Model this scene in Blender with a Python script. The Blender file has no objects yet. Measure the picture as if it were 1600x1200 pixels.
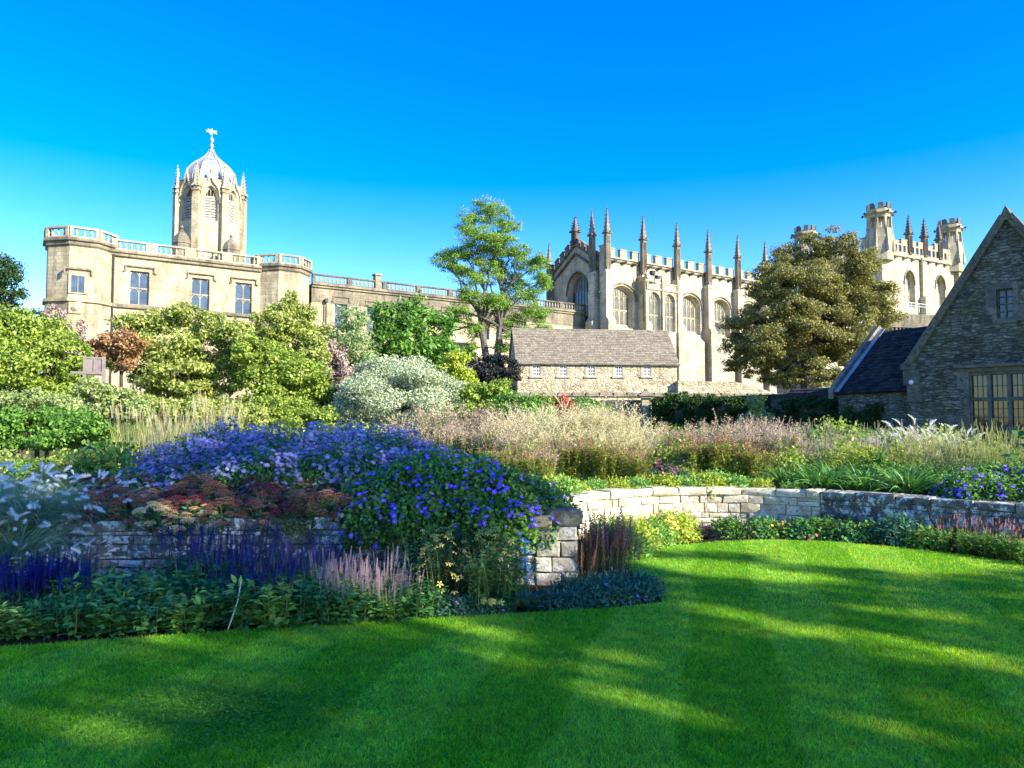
import bpy, bmesh, math, random
import numpy as np
from mathutils import Vector, Matrix
random.seed(7)
rng = np.random.default_rng(11)
PI = math.pi
C = bpy.context.scene.collection

# ---------------------------------------------------------------- camera
CAMZ = 1.6
PITCH = math.radians(2.95)
FPX = 1164.0
cam_d = bpy.data.cameras.new('camera')
cam_d.sensor_width = 36.0
cam_d.lens = 36.0 * FPX / 1600.0
cam_d.clip_start = 0.05
cam_d.clip_end = 3000
cam = bpy.data.objects.new('camera', cam_d)
C.objects.link(cam)
cam.location = (0, 0, CAMZ)
cam.rotation_euler = (PI / 2 + PITCH, 0, 0)
bpy.context.scene.camera = cam

# ---------------------------------------------------------------- light
SUN_AZ = Vector((0.85, -0.53, 0)).normalized()
ELEV = math.radians(27)
SUN = Vector((SUN_AZ.x * math.cos(ELEV), SUN_AZ.y * math.cos(ELEV), math.sin(ELEV)))
w = bpy.data.worlds.new('World'); bpy.context.scene.world = w; w.use_nodes = True
nt = w.node_tree; nt.nodes.clear()
sky = nt.nodes.new('ShaderNodeTexSky'); sky.sky_type = 'NISHITA'; sky.sun_disc = False
sky.sun_elevation = ELEV; sky.sun_rotation = math.atan2(SUN_AZ.x, SUN_AZ.y)
sky.air_density = 1.1; sky.dust_density = 0.15; sky.ozone_density = 3.0; sky.altitude = 0
hs = nt.nodes.new('ShaderNodeHueSaturation'); hs.inputs['Saturation'].default_value = 1.55
hs.inputs['Hue'].default_value = 0.525
bg = nt.nodes.new('ShaderNodeBackground'); bg.inputs[1].default_value = 0.13
wo = nt.nodes.new('ShaderNodeOutputWorld')
nt.links.new(sky.outputs[0], hs.inputs['Color']); nt.links.new(hs.outputs[0], bg.inputs[0]); nt.links.new(bg.outputs[0], wo.inputs[0])
sl = bpy.data.lights.new('sun', 'SUN'); sl.energy = 3.9; sl.angle = math.radians(0.5); sl.color = (1.0, 0.94, 0.80)
so = bpy.data.objects.new('sun', sl); C.objects.link(so)
so.rotation_euler = SUN.to_track_quat('Z', 'Y').to_euler(); so.location = (30, -20, 40)
vs = bpy.context.scene.view_settings
vs.view_transform = 'Standard'; vs.look = 'None'; vs.exposure = 1.7; vs.gamma = 1.0
bpy.context.scene.render.engine = 'CYCLES'
bpy.context.scene.cycles.max_bounces = 6
bpy.context.scene.cycles.transparent_max_bounces = 4

# ---------------------------------------------------------------- pixel -> place helpers (used for laying out real distances)
cp, sp = math.cos(PITCH), math.sin(PITCH)
def ray(px, py):
    a = (px - 800) / FPX; b = (600 - py) / FPX
    return Vector((a, cp - b * sp, sp + b * cp))
def at(px, py, Y):
    d = ray(px, py); return Vector((0, 0, CAMZ)) + d * (Y / d.y)
def gnd(px, py, z=0.0):
    d = ray(px, py); return Vector((0, 0, CAMZ)) + d * ((z - CAMZ) / d.z)
def on_wall(px, py, O, th, yoff=0.0):
    """point of the vertical plane local y = yoff of the frame (O, th) seen at px, py -> (local x, z)"""
    d = ray(px, py); Ux, Uy = math.cos(th), math.sin(th); Bx, By = -Uy, Ux
    r = d.x / d.y
    u = (r * (O[1] + yoff * By) - O[0] - yoff * Bx) / (Ux - r * Uy)
    t = O[1] + u * Uy + yoff * By
    return u, CAMZ + d.z * t / d.y

# ---------------------------------------------------------------- tagging
def tag(o, label, cat, group=None, kind=None):
    if label: o['label'] = label
    if cat: o['category'] = cat
    if group: o['group'] = group
    if kind: o['kind'] = kind
    return o
def empty(name, loc=(0, 0, 0), rz=0.0, label=None, cat=None, group=None):
    o = bpy.data.objects.new(name, None); C.objects.link(o); o.empty_display_size = 0.2
    o.location = loc; o.rotation_euler = (0, 0, rz)
    return tag(o, label, cat, group)
def copy_tree(o, parent=None):
    c = o.copy(); C.objects.link(c); c.parent = parent
    for ch in list(o.children): copy_tree(ch, c)
    return c

# ---------------------------------------------------------------- mesh building
class MB:
    def __init__(s): s.v = []; s.f = []; s.r = []
    def add(s, vs, fs, rnd=None):
        b = len(s.v); s.v += [tuple(p) for p in vs]; s.f += [tuple(b + i for i in f) for f in fs]
        r = random.random() if rnd is None else rnd
        s.r += [r] * len(vs)
    def box(s, x0, x1, y0, y1, z0, z1, rnd=None, top=0.0):
        t = top
        vs = [(x0, y0, z0), (x1, y0, z0), (x1, y1, z0), (x0, y1, z0), (x0 + t, y0 + t, z1), (x1 - t, y0 + t, z1), (x1 - t, y1 - t, z1), (x0 + t, y1 - t, z1)]
        s.add(vs, [(3, 2, 1, 0), (4, 5, 6, 7), (0, 1, 5, 4), (1, 2, 6, 5), (2, 3, 7, 6), (3, 0, 4, 7)], rnd)
    def prism(s, poly, fn, rnd=None):
        """poly: list of 2-D points; fn(p, k) -> 3-D point for k in 0, 1"""
        n = len(poly); vs = [fn(p, 0) for p in poly] + [fn(p, 1) for p in poly]
        fs = [tuple(range(n - 1, -1, -1)), tuple(range(n, 2 * n))] + [(i, (i + 1) % n, n + (i + 1) % n, n + i) for i in range(n)]
        s.add(vs, fs, rnd)
    def lathe(s, prof, n=8, c=(0, 0), rot=0.0, sx=1.0, sy=1.0, rnd=None):
        vs = []
        for r, z in prof:
            for k in range(n):
                a = rot + 2 * PI * k / n; vs.append((c[0] + sx * r * math.cos(a), c[1] + sy * r * math.sin(a), z))
        fs = []
        for i in range(len(prof) - 1):
            for k in range(n): fs.append((i * n + k, i * n + (k + 1) % n, (i + 1) * n + (k + 1) % n, (i + 1) * n + k))
        fs.append(tuple(range(n - 1, -1, -1))); m = (len(prof) - 1) * n; fs.append(tuple(range(m, m + n)))
        s.add(vs, fs, rnd)
    def tube(s, pts, rad, n=7, rnd=None):
        pts = [Vector(p) for p in pts]; vs = []
        for i, p in enumerate(pts):
            d = (pts[min(i + 1, len(pts) - 1)] - pts[max(i - 1, 0)]).normalized()
            a = d.cross(Vector((0.13, 0.31, 0.9))); a = a.normalized() if a.length > 1e-4 else Vector((1, 0, 0)); b = d.cross(a)
            for k in range(n):
                t = 2 * PI * k / n; vs.append(p + (a * math.cos(t) + b * math.sin(t)) * rad[i])
        fs = [(i * n + k, i * n + (k + 1) % n, (i + 1) * n + (k + 1) % n, (i + 1) * n + k) for i in range(len(pts) - 1) for k in range(n)]
        fs.append(tuple(range(n))); m = (len(pts) - 1) * n; fs.append(tuple(range(m + n - 1, m - 1, -1)))
        s.add(vs, fs, rnd)
    def strip(s, pts, wid, y0, y1, rnd=None):
        """bar following pts (x, z) in an x-z plane, wid wide, from y0 to y1"""
        n = len(pts); L = []; R = []
        for i, p in enumerate(pts):
            a = pts[max(i - 1, 0)]; b = pts[min(i + 1, n - 1)]; dx, dz = b[0] - a[0], b[1] - a[1]; l = math.hypot(dx, dz) or 1
            nx, nz = -dz / l * wid / 2, dx / l * wid / 2
            L.append((p[0] + nx, p[1] + nz)); R.append((p[0] - nx, p[1] - nz))
        for i in range(n - 1):
            q = [L[i], L[i + 1], R[i + 1], R[i]]
            s.prism(q, lambda p, k: (p[0], y0 if k == 0 else y1, p[1]), rnd)
    def build(s, name, m, parent=None, smooth=False, loc=None):
        me = bpy.data.meshes.new(name); me.from_pydata(s.v, [], s.f)
        at_ = me.attributes.new('rnd', 'FLOAT', 'POINT'); at_.data.foreach_set('value', np.array(s.r, dtype=np.float32))
        me.materials.append(m)
        if smooth: me.polygons.foreach_set('use_smooth', [True] * len(me.polygons))
        me.update()
        bm = bmesh.new(); bm.from_mesh(me); bmesh.ops.recalc_face_normals(bm, faces=bm.faces); bm.to_mesh(me); bm.free()
        o = bpy.data.objects.new(name, me); C.objects.link(o)
        if parent: o.parent = parent
        if loc: o.location = loc
        return o

def np_mesh(name, V, F, rnd, m, parent=None, smooth=False):
    """V (n,3), F (m,k) numpy, rnd (n,)"""
    me = bpy.data.meshes.new(name); k = F.shape[1]
    me.vertices.add(len(V)); me.vertices.foreach_set('co', V.astype(np.float32).ravel())
    me.loops.add(F.size); me.loops.foreach_set('vertex_index', F.astype(np.int32).ravel())
    me.polygons.add(len(F)); me.polygons.foreach_set('loop_start', np.arange(0, F.size, k, dtype=np.int32))
    if smooth: me.polygons.foreach_set('use_smooth', np.ones(len(F), dtype=bool))
    a = me.attributes.new('rnd', 'FLOAT', 'POINT'); a.data.foreach_set('value', rnd.astype(np.float32))
    me.materials.append(m); me.update(calc_edges=True)
    o = bpy.data.objects.new(name, me); C.objects.link(o)
    if parent: o.parent = parent
    return o
def unit(a): return a / np.maximum(np.linalg.norm(a, axis=-1, keepdims=True), 1e-9)
def stamp_arrays(T, F, pos, tip, nrm, scale, rnd=None, width=1.0):
    """template T (k,3): tip +Y, face +Z"""
    T = np.asarray(T, float); F = np.asarray(F, int); N = len(pos)
    y = unit(tip); x = unit(np.cross(y, nrm)); z = np.cross(x, y)
    sc = np.broadcast_to(np.asarray(scale, float), (N,))[:, None, None]
    V = pos[:, None, :] + sc * (T[None, :, 0:1] * width * x[:, None, :] + T[None, :, 1:2] * y[:, None, :] + T[None, :, 2:3] * z[:, None, :])
    k = len(T); FF = (F[None] + (np.arange(N) * k)[:, None, None]).reshape(-1, F.shape[1])
    r = rng.random(N) if rnd is None else rnd
    return V.reshape(-1, 3), FF, np.repeat(r, k)
def stamp(name, m, T, F, pos, tip, nrm, scale, rnd=None, parent=None, width=1.0, smooth=False):
    V, FF, r = stamp_arrays(T, F, pos, tip, nrm, scale, rnd, width)
    return np_mesh(name, V, FF, r, m, parent, smooth)
def rdir(n): return unit(rng.normal(size=(n, 3)))

# templates
LEAF = ([(0, 0, 0), (-0.3, 0.45, 0.07), (0, 1, -0.06), (0.3, 0.45, 0.07)], [(0, 3, 2, 1)])
LEAFN = ([(0, 0, 0), (-0.13, 0.45, 0.04), (0, 1, -0.06), (0.13, 0.45, 0.04)], [(0, 3, 2, 1)])
_s = [(0, 0, 0), (0, .3, -.02), (0, .65, -.06), (0, 1, -.16)]
LEAFB = (_s + [(-.2, .25, .05), (-.23, .55, .02), (-.11, .82, -.07), (.2, .25, .05), (.23, .55, .02), (.11, .82, -.07)],
         [(0, 1, 4), (4, 1, 5), (1, 2, 5), (5, 2, 6), (2, 3, 6), (0, 7, 1), (7, 8, 1), (1, 8, 2), (8, 9, 2), (2, 9, 3)])
def star(n, wd, inner=.12, drop=-.1):
    v = []; f = []
    for k in range(n):
        a = 2 * PI * k / n + .1 * (k % 2); c, s_ = math.cos(a), math.sin(a)
        for r, w_, z in ((inner, 0, 0.02), (.62, wd, 0.03), (1.0, 0, drop), (.62, -wd, 0.03)):
            v.append((r * c - w_ * s_, r * s_ + w_ * c, z))
        b = 4 * k; f.append((b, b + 3, b + 2, b + 1))
    return v, f
ASTER = star(11, .12)
GERAN = star(5, .42, .0, .05)
def disk(r, z, n=6): return [(r * math.cos(2 * PI * k / n), r * math.sin(2 * PI * k / n), z) for k in range(n)], [(0, 1, 2, 3), (0, 3, 4, 5)]
def octa(c, r, rz=None):
    rz = rz or r; x, y, z = c
    return [(x + r, y, z), (x, y + r, z), (x - r, y, z), (x, y - r, z), (x, y, z + rz), (x, y, z - rz)], [(0, 1, 4), (1, 2, 4), (2, 3, 4), (3, 0, 4), (1, 0, 5), (2, 1, 5), (3, 2, 5), (0, 3, 5)]
def merge(lst):
    V = []; F = []
    for v, f in lst:
        b = len(V); V += v; F += [tuple(b + i for i in q) for q in f]
    return V, F
def head_template(n=34):
    out = []
    for k in range(n):
        r = math.sqrt((k + .5) / n); a = k * 2.39996
        out.append(octa((r * math.cos(a), r * math.sin(a), .38 * (1 - r * r) + .06 * math.sin(k * 5.1)), .15, .12))
    return merge(out)
HEAD = head_template()
def spike_template(n=46, rad=.08, sz=.055):
    v = []; f = []; rr = random.Random(3)
    for k in range(n):
        t = (k + .5) / n; a = k * 2.39996; r = rad * (1.05 - t * .75)
        c = Vector((math.cos(a), 0, math.sin(a))); y = Vector((0, 1, 0)); s_ = c.cross(y)
        p = y * t; b = len(v); e = sz * (1.15 - .6 * t)
        for q in (p, p + c * r + y * .02 + s_ * e, p + c * (r * 1.4) + y * .05, p + c * r + y * .02 - s_ * e): v.append(tuple(q))
        f.append((b, b + 1, b + 2, b + 3))
    return v, f
SPIKE = spike_template()
def plume_template(n=150, rad=.24, hw=.02, dr=-.28):
    v = []; f = []; rr = random.Random(5)
    for k in range(n):
        t = k / n; env = math.sin(PI * min(1, t * .85 + .12)) ** .7
        base = Vector((0, t * .95, dr * t * t)); a = rr.random() * 2 * PI
        d = (Vector((math.cos(a), 0.9, math.sin(a))) + Vector((rr.gauss(0, .25), rr.gauss(0, .2), rr.gauss(0, .25)))).normalized() * rad * env * rr.uniform(.6, 1.25)
        s_ = d.cross(Vector((rr.random(), rr.random(), rr.random()))).normalized() * hw
        b = len(v); v += [tuple(base - s_), tuple(base + s_), tuple(base + d)]; f.append((b, b + 1, b + 2))
    return v, f
PLUME = plume_template(170, .34, .013, -.15)
NOD = plume_template(200, .22, .014, -.5)

def blades_arrays(base, dirs, L, droop, wid, seg=4, side=None):
    N = len(base); t = np.linspace(0, 1, seg + 1)
    L = np.broadcast_to(L, (N,)); droop = np.broadcast_to(droop, (N,)); wid = np.broadcast_to(wid, (N,))
    P = base[:, None, :] + L[:, None, None] * (dirs[:, None, :] * t[None, :, None]); P[:, :, 2] -= (L * droop)[:, None] * (t ** 2)[None]
    h = dirs.copy(); h[:, 2] = 0; P += (L * droop * .5)[:, None, None] * (t ** 2)[None, :, None] * unit(h + 1e-6)[:, None, :]
    if side is None: side = unit(np.cross(dirs, rdir(N)))
    wt = wid[:, None] * (1 - t ** 2.2)[None] * .5 + .0002
    A = P - side[:, None, :] * wt[..., None]; B = P + side[:, None, :] * wt[..., None]
    V = np.stack([A, B], 2).reshape(N, -1, 3); k = 2 * (seg + 1)
    f = np.array([(2 * i, 2 * i + 1, 2 * i + 3, 2 * i + 2) for i in range(seg)])
    F = (f[None] + (np.arange(N) * k)[:, None, None]).reshape(-1, 4)
    return V.reshape(-1, 3), F, np.repeat(rng.random(N), k), P[:, -1], unit(P[:, -1] - P[:, -2])

# ---------------------------------------------------------------- materials
def mat(name):
    m = bpy.data.materials.new(name); m.use_nodes = True; nt = m.node_tree; nt.nodes.clear()
    return m, nt
def N_(nt, t, **k):
    n = nt.nodes.new(t)
    for a, b in k.items(): setattr(n, a, b)
    return n
def link(nt, a, b): nt.links.new(a, b)
def mixc(nt, fac, a, b, mode='MIX'):
    n = N_(nt, 'ShaderNodeMix', data_type='RGBA', blend_type=mode)
    if isinstance(fac, (int, float)): n.inputs[0].default_value = fac
    else: link(nt, fac, n.inputs[0])
    for v, i in ((a, 6), (b, 7)):
        if isinstance(v, tuple): n.inputs[i].default_value = (*v[:3], 1)
        else: link(nt, v, n.inputs[i])
    return n.outputs[2]
def math_(nt, op, a, b=0.0, c=0.0):
    n = N_(nt, 'ShaderNodeMath', operation=op)
    for v, i in ((a, 0), (b, 1), (c, 2)):
        if isinstance(v, (int, float)): n.inputs[i].default_value = v
        else: link(nt, v, n.inputs[i])
    return n.outputs[0]
def ramp(nt, fac, p0, p1, v0=0.0, v1=1.0):
    n = N_(nt, 'ShaderNodeMapRange'); link(nt, fac, n.inputs[0])
    n.inputs[1].default_value = p0; n.inputs[2].default_value = p1; n.inputs[3].default_value = v0; n.inputs[4].default_value = v1
    return n.outputs[0]
def noise(nt, vec, scale, detail=4, rough=.55):
    n = N_(nt, 'ShaderNodeTexNoise'); n.inputs['Scale'].default_value = scale; n.inputs['Detail'].default_value = detail; n.inputs['Roughness'].default_value = rough
    link(nt, vec, n.inputs['Vector']); return n.outputs[0]
def coords(nt, kind='Object'): return N_(nt, 'ShaderNodeTexCoord').outputs[kind]
def wallvec(nt, co):
    """(x + .62 y, z) so that courses run level round every corner"""
    s = N_(nt, 'ShaderNodeSeparateXYZ'); link(nt, co, s.inputs[0])
    u = math_(nt, 'MULTIPLY_ADD', s.outputs[1], 0.62, s.outputs[0])
    c = N_(nt, 'ShaderNodeCombineXYZ'); link(nt, u, c.inputs[0]); link(nt, s.outputs[2], c.inputs[1])
    return c.outputs[0], s.outputs[2]
def finish(nt, col, rough=.85, bump=None, bstr=.3, bdist=.02, spec=.25, metal=0.0):
    p = N_(nt, 'ShaderNodeBsdfPrincipled'); o = N_(nt, 'ShaderNodeOutputMaterial')
    if isinstance(col, tuple): p.inputs['Base Color'].default_value = (*col[:3], 1)
    else: link(nt, col, p.inputs['Base Color'])
    if isinstance(rough, (int, float)): p.inputs['Roughness'].default_value = rough
    else: link(nt, rough, p.inputs['Roughness'])
    p.inputs['Specular IOR Level'].default_value = spec; p.inputs['Metallic'].default_value = metal
    if bump is not None:
        b = N_(nt, 'ShaderNodeBump'); b.inputs['Strength'].default_value = bstr; b.inputs['Distance'].default_value = bdist
        link(nt, bump, b.inputs['Height']); link(nt, b.outputs[0], p.inputs['Normal'])
    link(nt, p.outputs[0], o.inputs[0]); return p
def leafmat(name, c1, c2, c3=None, trans=.38, rough=.5, spec=.3, gain=1.55):
    g_ = lambda c: tuple(min(x * gain, .86) for x in c)
    c1, c2 = g_(c1), g_(c2); c3 = g_(c3) if c3 else None
    m, nt = mat(name); a = N_(nt, 'ShaderNodeAttribute', attribute_name='rnd')
    r = N_(nt, 'ShaderNodeValToRGB'); link(nt, a.outputs['Fac'], r.inputs[0])
    r.color_ramp.elements[0].color = (*c1, 1); r.color_ramp.elements[1].color = (*c2, 1)
    if c3: e = r.color_ramp.elements.new(.93); e.color = (*c2, 1); r.color_ramp.elements[2].color = (*c3, 1)
    p = N_(nt, 'ShaderNodeBsdfPrincipled'); link(nt, r.outputs[0], p.inputs['Base Color']); p.inputs['Roughness'].default_value = rough
    p.inputs['Specular IOR Level'].default_value = spec
    o = N_(nt, 'ShaderNodeOutputMaterial')
    if trans > 0:
        tr = N_(nt, 'ShaderNodeBsdfTranslucent'); link(nt, r.outputs[0], tr.inputs[0]); mx = N_(nt, 'ShaderNodeMixShader'); mx.inputs[0].default_value = trans
        link(nt, p.outputs[0], mx.inputs[1]); link(nt, tr.outputs[0], mx.inputs[2]); link(nt, mx.outputs[0], o.inputs[0])
    else: link(nt, p.outputs[0], o.inputs[0])
    return m
def plain(name, c, rough=.8, spec=.25, var=.25, scale=3.0, metal=0.0):
    m, nt = mat(name); co = coords(nt); n = noise(nt, co, scale)
    f = ramp(nt, n, .3, .7, 1 - var, 1 + var)
    col = mixc(nt, 1.0, c, f, 'MULTIPLY') if False else None
    v = N_(nt, 'ShaderNodeVectorMath', operation='SCALE'); v.inputs[0].default_value = c; link(nt, f, v.inputs['Scale'])
    finish(nt, v.outputs[0], rough, n, .2, .01, spec, metal); return m
def ashlar(name, c1, c2, stain, cw=.75, ch=.34, stain_amt=.55, streak=True, mort=.75):
    m, nt = mat(name); co = coords(nt); wv, z = wallvec(nt, co)
    b = N_(nt, 'ShaderNodeTexBrick'); link(nt, wv, b.inputs[0])
    b.inputs['Color1'].default_value = (*c1, 1); b.inputs['Color2'].default_value = (*c2, 1)
    b.inputs['Mortar'].default_value = (*[x * mort for x in c1], 1); b.inputs['Scale'].default_value = 1
    b.inputs['Mortar Size'].default_value = .018; b.inputs['Brick Width'].default_value = cw; b.inputs['Row Height'].default_value = ch; b.inputs['Bias'].default_value = -.2
    n1 = noise(nt, co, .45, 6, .65); n2 = noise(nt, co, 3.0, 5, .6)
    mp = N_(nt, 'ShaderNodeMapping'); mp.inputs['Scale'].default_value = (1.6, 1.6, .22); link(nt, co, mp.inputs[0]); n3 = noise(nt, mp.outputs[0], 1.2, 5, .7)
    f = math_(nt, 'MULTIPLY', ramp(nt, n1, .40, .64), stain_amt); c = mixc(nt, f, b.outputs[0], stain)
    f3 = math_(nt, 'MULTIPLY', ramp(nt, n3, .49, .66), stain_amt * .9); c = mixc(nt, f3, c, tuple(x * .75 for x in stain))
    v = N_(nt, 'ShaderNodeVectorMath', operation='SCALE'); link(nt, c, v.inputs[0]); link(nt, ramp(nt, n2, .25, .75, .8, 1.18), v.inputs['Scale'])
    h = math_(nt, 'MULTIPLY_ADD', n2, .5, math_(nt, 'MULTIPLY', b.outputs['Fac'], -1.0))
    finish(nt, v.outputs[0], .9, h, .45, .02, .15); return m
def rubble(name, c1, c2, dark, sx=2.6, sz=6.5, moss=None, moss_amt=0.0, white=0.0, mortar=.35):
    m, nt = mat(name); co = coords(nt); wv, z = wallvec(nt, co)
    nz = N_(nt, 'ShaderNodeTexNoise'); nz.inputs['Scale'].default_value = 1.7; link(nt, wv, nz.inputs['Vector'])
    mx = N_(nt, 'ShaderNodeVectorMath', operation='MULTIPLY_ADD'); link(nt, nz.outputs['Color'], mx.inputs[0]); mx.inputs[1].default_value = (.12, .10, 0); link(nt, wv, mx.inputs[2])
    mp = N_(nt, 'ShaderNodeMapping'); mp.inputs['Scale'].default_value = (sx, sz, 1); link(nt, mx.outputs[0], mp.inputs[0])
    vo = N_(nt, 'ShaderNodeTexVoronoi', feature='F1'); vo.inputs['Scale'].default_value = 1; link(nt, mp.outputs[0], vo.inputs['Vector']); vo.inputs['Randomness'].default_value = .8
    ve = N_(nt, 'ShaderNodeTexVoronoi', feature='DISTANCE_TO_EDGE'); ve.inputs['Scale'].default_value = 1; link(nt, mp.outputs[0], ve.inputs['Vector']); ve.inputs['Randomness'].default_value = .8
    sc = N_(nt, 'ShaderNodeSeparateColor'); link(nt, vo.outputs['Color'], sc.inputs[0])
    c = mixc(nt, sc.outputs[0], c1, c2); n2 = noise(nt, co, 5.0, 6, .65); n1 = noise(nt, co, .7, 5, .65)
    e = ramp(nt, ve.outputs['Distance'], 0, .09); c = mixc(nt, math_(nt, 'MULTIPLY', math_(nt, 'SUBTRACT', 1.0, e), 1 - mortar), c, dark)
    c = mixc(nt, math_(nt, 'MULTIPLY', ramp(nt, sc.outputs[1], .75, .8), .6), c, dark)
    c = mixc(nt, math_(nt, 'MULTIPLY', ramp(nt, n1, .5, .66), .55), c, dark)
    if moss: c = mixc(nt, math_(nt, 'MULTIPLY', ramp(nt, noise(nt, co, 1.3, 6, .7), .48, .62), moss_amt), c, moss)
    if white: c = mixc(nt, math_(nt, 'MULTIPLY', ramp(nt, noise(nt, co, 9.0, 6, .7), .58, .66), white), c, (.55, .53, .47))
    v = N_(nt, 'ShaderNodeVectorMath', operation='SCALE'); link(nt, c, v.inputs[0]); link(nt, ramp(nt, n2, .25, .75, .65, 1.3), v.inputs['Scale'])
    h = math_(nt, 'MULTIPLY_ADD', n2, .6, ramp(nt, ve.outputs['Distance'], 0, .15))
    finish(nt, v.outputs[0], .95, h, .9, .04, .1); return m
def blockstone(name, c1, c2, dark, white=.5, whitecol=(.62, .60, .55), s=1.0, dk=.5):
    m, nt = mat(name); co = coords(nt); a = N_(nt, 'ShaderNodeAttribute', attribute_name='rnd')
    c = mixc(nt, a.outputs['Fac'], c1, c2); n1 = noise(nt, co, 2.2 * s, 6, .7); n2 = noise(nt, co, 14.0 * s, 6, .7); n3 = noise(nt, co, 6.0 * s, 6, .75)
    c = mixc(nt, math_(nt, 'MULTIPLY', ramp(nt, n1, .48, .62), dk), c, dark)
    c = mixc(nt, math_(nt, 'MULTIPLY', ramp(nt, n3, .52, .57), white), c, whitecol)
    c = mixc(nt, math_(nt, 'MULTIPLY', ramp(nt, n2, .56, .62), .7), c, dark)
    finish(nt, c, .95, n2, .8, .012, .1); return m
def slates(name, c1, c2, lich=(.35, .34, .28), amt=.4):
    m, nt = mat(name); co = coords(nt); a = N_(nt, 'ShaderNodeAttribute', attribute_name='rnd')
    c = mixc(nt, a.outputs['Fac'], c1, c2); n1 = noise(nt, co, 3.5, 6, .75); n2 = noise(nt, co, 11, 5, .7)
    c = mixc(nt, math_(nt, 'MULTIPLY', ramp(nt, n1, .55, .66), amt), c, lich)
    v = N_(nt, 'ShaderNodeVectorMath', operation='SCALE'); link(nt, c, v.inputs[0]); link(nt, ramp(nt, n2, .25, .75, .6, 1.35), v.inputs['Scale'])
    finish(nt, v.outputs[0], .9, n2, .5, .02, .15); return m
def glassmat(name, c, lattice=None, lw=.12, lh=.16, rough=.12, lcol=(.05, .05, .05)):
    m, nt = mat(name); co = coords(nt); wv, z = wallvec(nt, co)
    n1 = noise(nt, co, 1.3, 3)
    v = mixc(nt, ramp(nt, n1, .35, .65), c, tuple(x * 1.7 + .01 for x in c))
    if lattice:
        b = N_(nt, 'ShaderNodeTexBrick', offset=0.0); link(nt, wv, b.inputs[0]); b.inputs['Scale'].default_value = 1
        b.inputs['Mortar Size'].default_value = .012; b.inputs['Brick Width'].default_value = lw; b.inputs['Row Height'].default_value = lh
        v = mixc(nt, b.outputs['Fac'], v, lcol)
    finish(nt, v, rough, noise(nt, co, 2.5, 2), .12, .02, .6); return m

M = {}
M['ashlar'] = ashlar('ashlar_stone', (.56, .46, .29), (.45, .365, .215), (.17, .14, .095), stain_amt=.62, mort=.55)
M['ashlar_pale'] = ashlar('pale_ashlar_stone', (.62, .535, .37), (.51, .43, .27), (.21, .175, .12), stain_amt=.6, mort=.55)
M['trim'] = ashlar('weathered_trim_stone', (.30, .25, .17), (.24, .20, .13), (.09, .08, .065), stain_amt=.75, cw=1.2)
M['trim_pale'] = ashlar('pale_trim_stone', (.50, .43, .29), (.42, .35, .22), (.20, .17, .12), stain_amt=.6, cw=1.0)
M['trim_dark'] = ashlar('sooty_trim_stone', (.17, .15, .12), (.22, .19, .14), (.06, .055, .05), stain_amt=.7, cw=1.0)
M['warm'] = ashlar('warm_reveal_stone', (.42, .29, .15), (.48, .34, .18), (.22, .16, .10), stain_amt=.4)
M['lead'] = plain('lead_sheet', (.27, .28, .30), .5, .4, .3, 1.2)
M['dark_iron'] = plain('dark_iron', (.03, .03, .035), .5)
M['gilt'] = plain('pale_gilding', (.75, .73, .66), .3, .5)
M['glass'] = glassmat('blue_grey_glass', (.035, .055, .085), True, .26, .36, .1)
M['glass_lead'] = glassmat('leaded_pale_glass', (.09, .085, .065), True, .22, .3, .3, (.02, .02, .018))
M['glass_dark'] = glassmat('dark_glass', (.018, .02, .022), None)
M['glass_house'] = glassmat('small_pane_glass', (.02, .03, .04), None, rough=.04)
M['louvre'] = plain('louvre_boards', (.33, .31, .26), .8)
M['dark'] = plain('painted_interior_dark', (.012, .012, .012), .9)
M['rubble'] = rubble('pale_rubble_stone', (.62, .53, .35), (.50, .41, .25), (.26, .20, .12), 3.6, 6.2, mortar=.72)
M['house'] = rubble('dark_rubble_stone', (.24, .23, .17), (.14, .14, .105), (.035, .036, .03), 3.6, 11.0, (.12, .11, .035), .55, .5)
M['house_trim'] = blockstone('house_dressed_stone', (.17, .16, .12), (.12, .115, .09), (.04, .04, .035), .35, (.3, .29, .24), .5)
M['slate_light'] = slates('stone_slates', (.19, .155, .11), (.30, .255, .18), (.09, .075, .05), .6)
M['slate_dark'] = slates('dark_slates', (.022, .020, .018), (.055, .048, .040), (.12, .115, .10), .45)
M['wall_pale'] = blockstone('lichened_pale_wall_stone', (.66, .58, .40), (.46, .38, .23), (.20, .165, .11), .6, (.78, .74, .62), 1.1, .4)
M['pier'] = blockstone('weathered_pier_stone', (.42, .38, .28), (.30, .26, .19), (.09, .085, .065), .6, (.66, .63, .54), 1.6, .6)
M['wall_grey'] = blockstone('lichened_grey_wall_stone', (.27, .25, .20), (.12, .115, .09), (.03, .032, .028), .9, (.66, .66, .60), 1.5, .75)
M['cap_stone'] = blockstone('dark_cap_stone', (.15, .135, .09), (.12, .11, .075), (.05, .05, .035), .35, (.34, .33, .26), 1.4)
M['block_yellow'] = blockstone('yellow_block_stone', (.34, .27, .14), (.30, .24, .13), (.14, .11, .06), .2, (.45, .42, .33), 1.4, .3)
M['mortar'] = plain('old_mortar', (.12, .105, .08), .95)
M['mortar_pale'] = plain('pale_mortar', (.32, .27, .19), .95)
M['soil'] = plain('soil', (.022, .016, .011), .95, .1, .5, 30)
M['white_paint'] = plain('white_paint', (.74, .74, .70), .4, .4, .04)
M['wood_grey'] = plain('weathered_wood', (.20, .165, .15), .8, .2, .2, 6)
M['bark'] = plain('bark', (.07, .055, .04), .95, .1, .4, 6)
M['bark_light'] = plain('grey_bark', (.14, .12, .095), .95, .1, .4, 6)
M['cane'] = plain('bleached_cane', (.62, .52, .38), .7)
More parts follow.
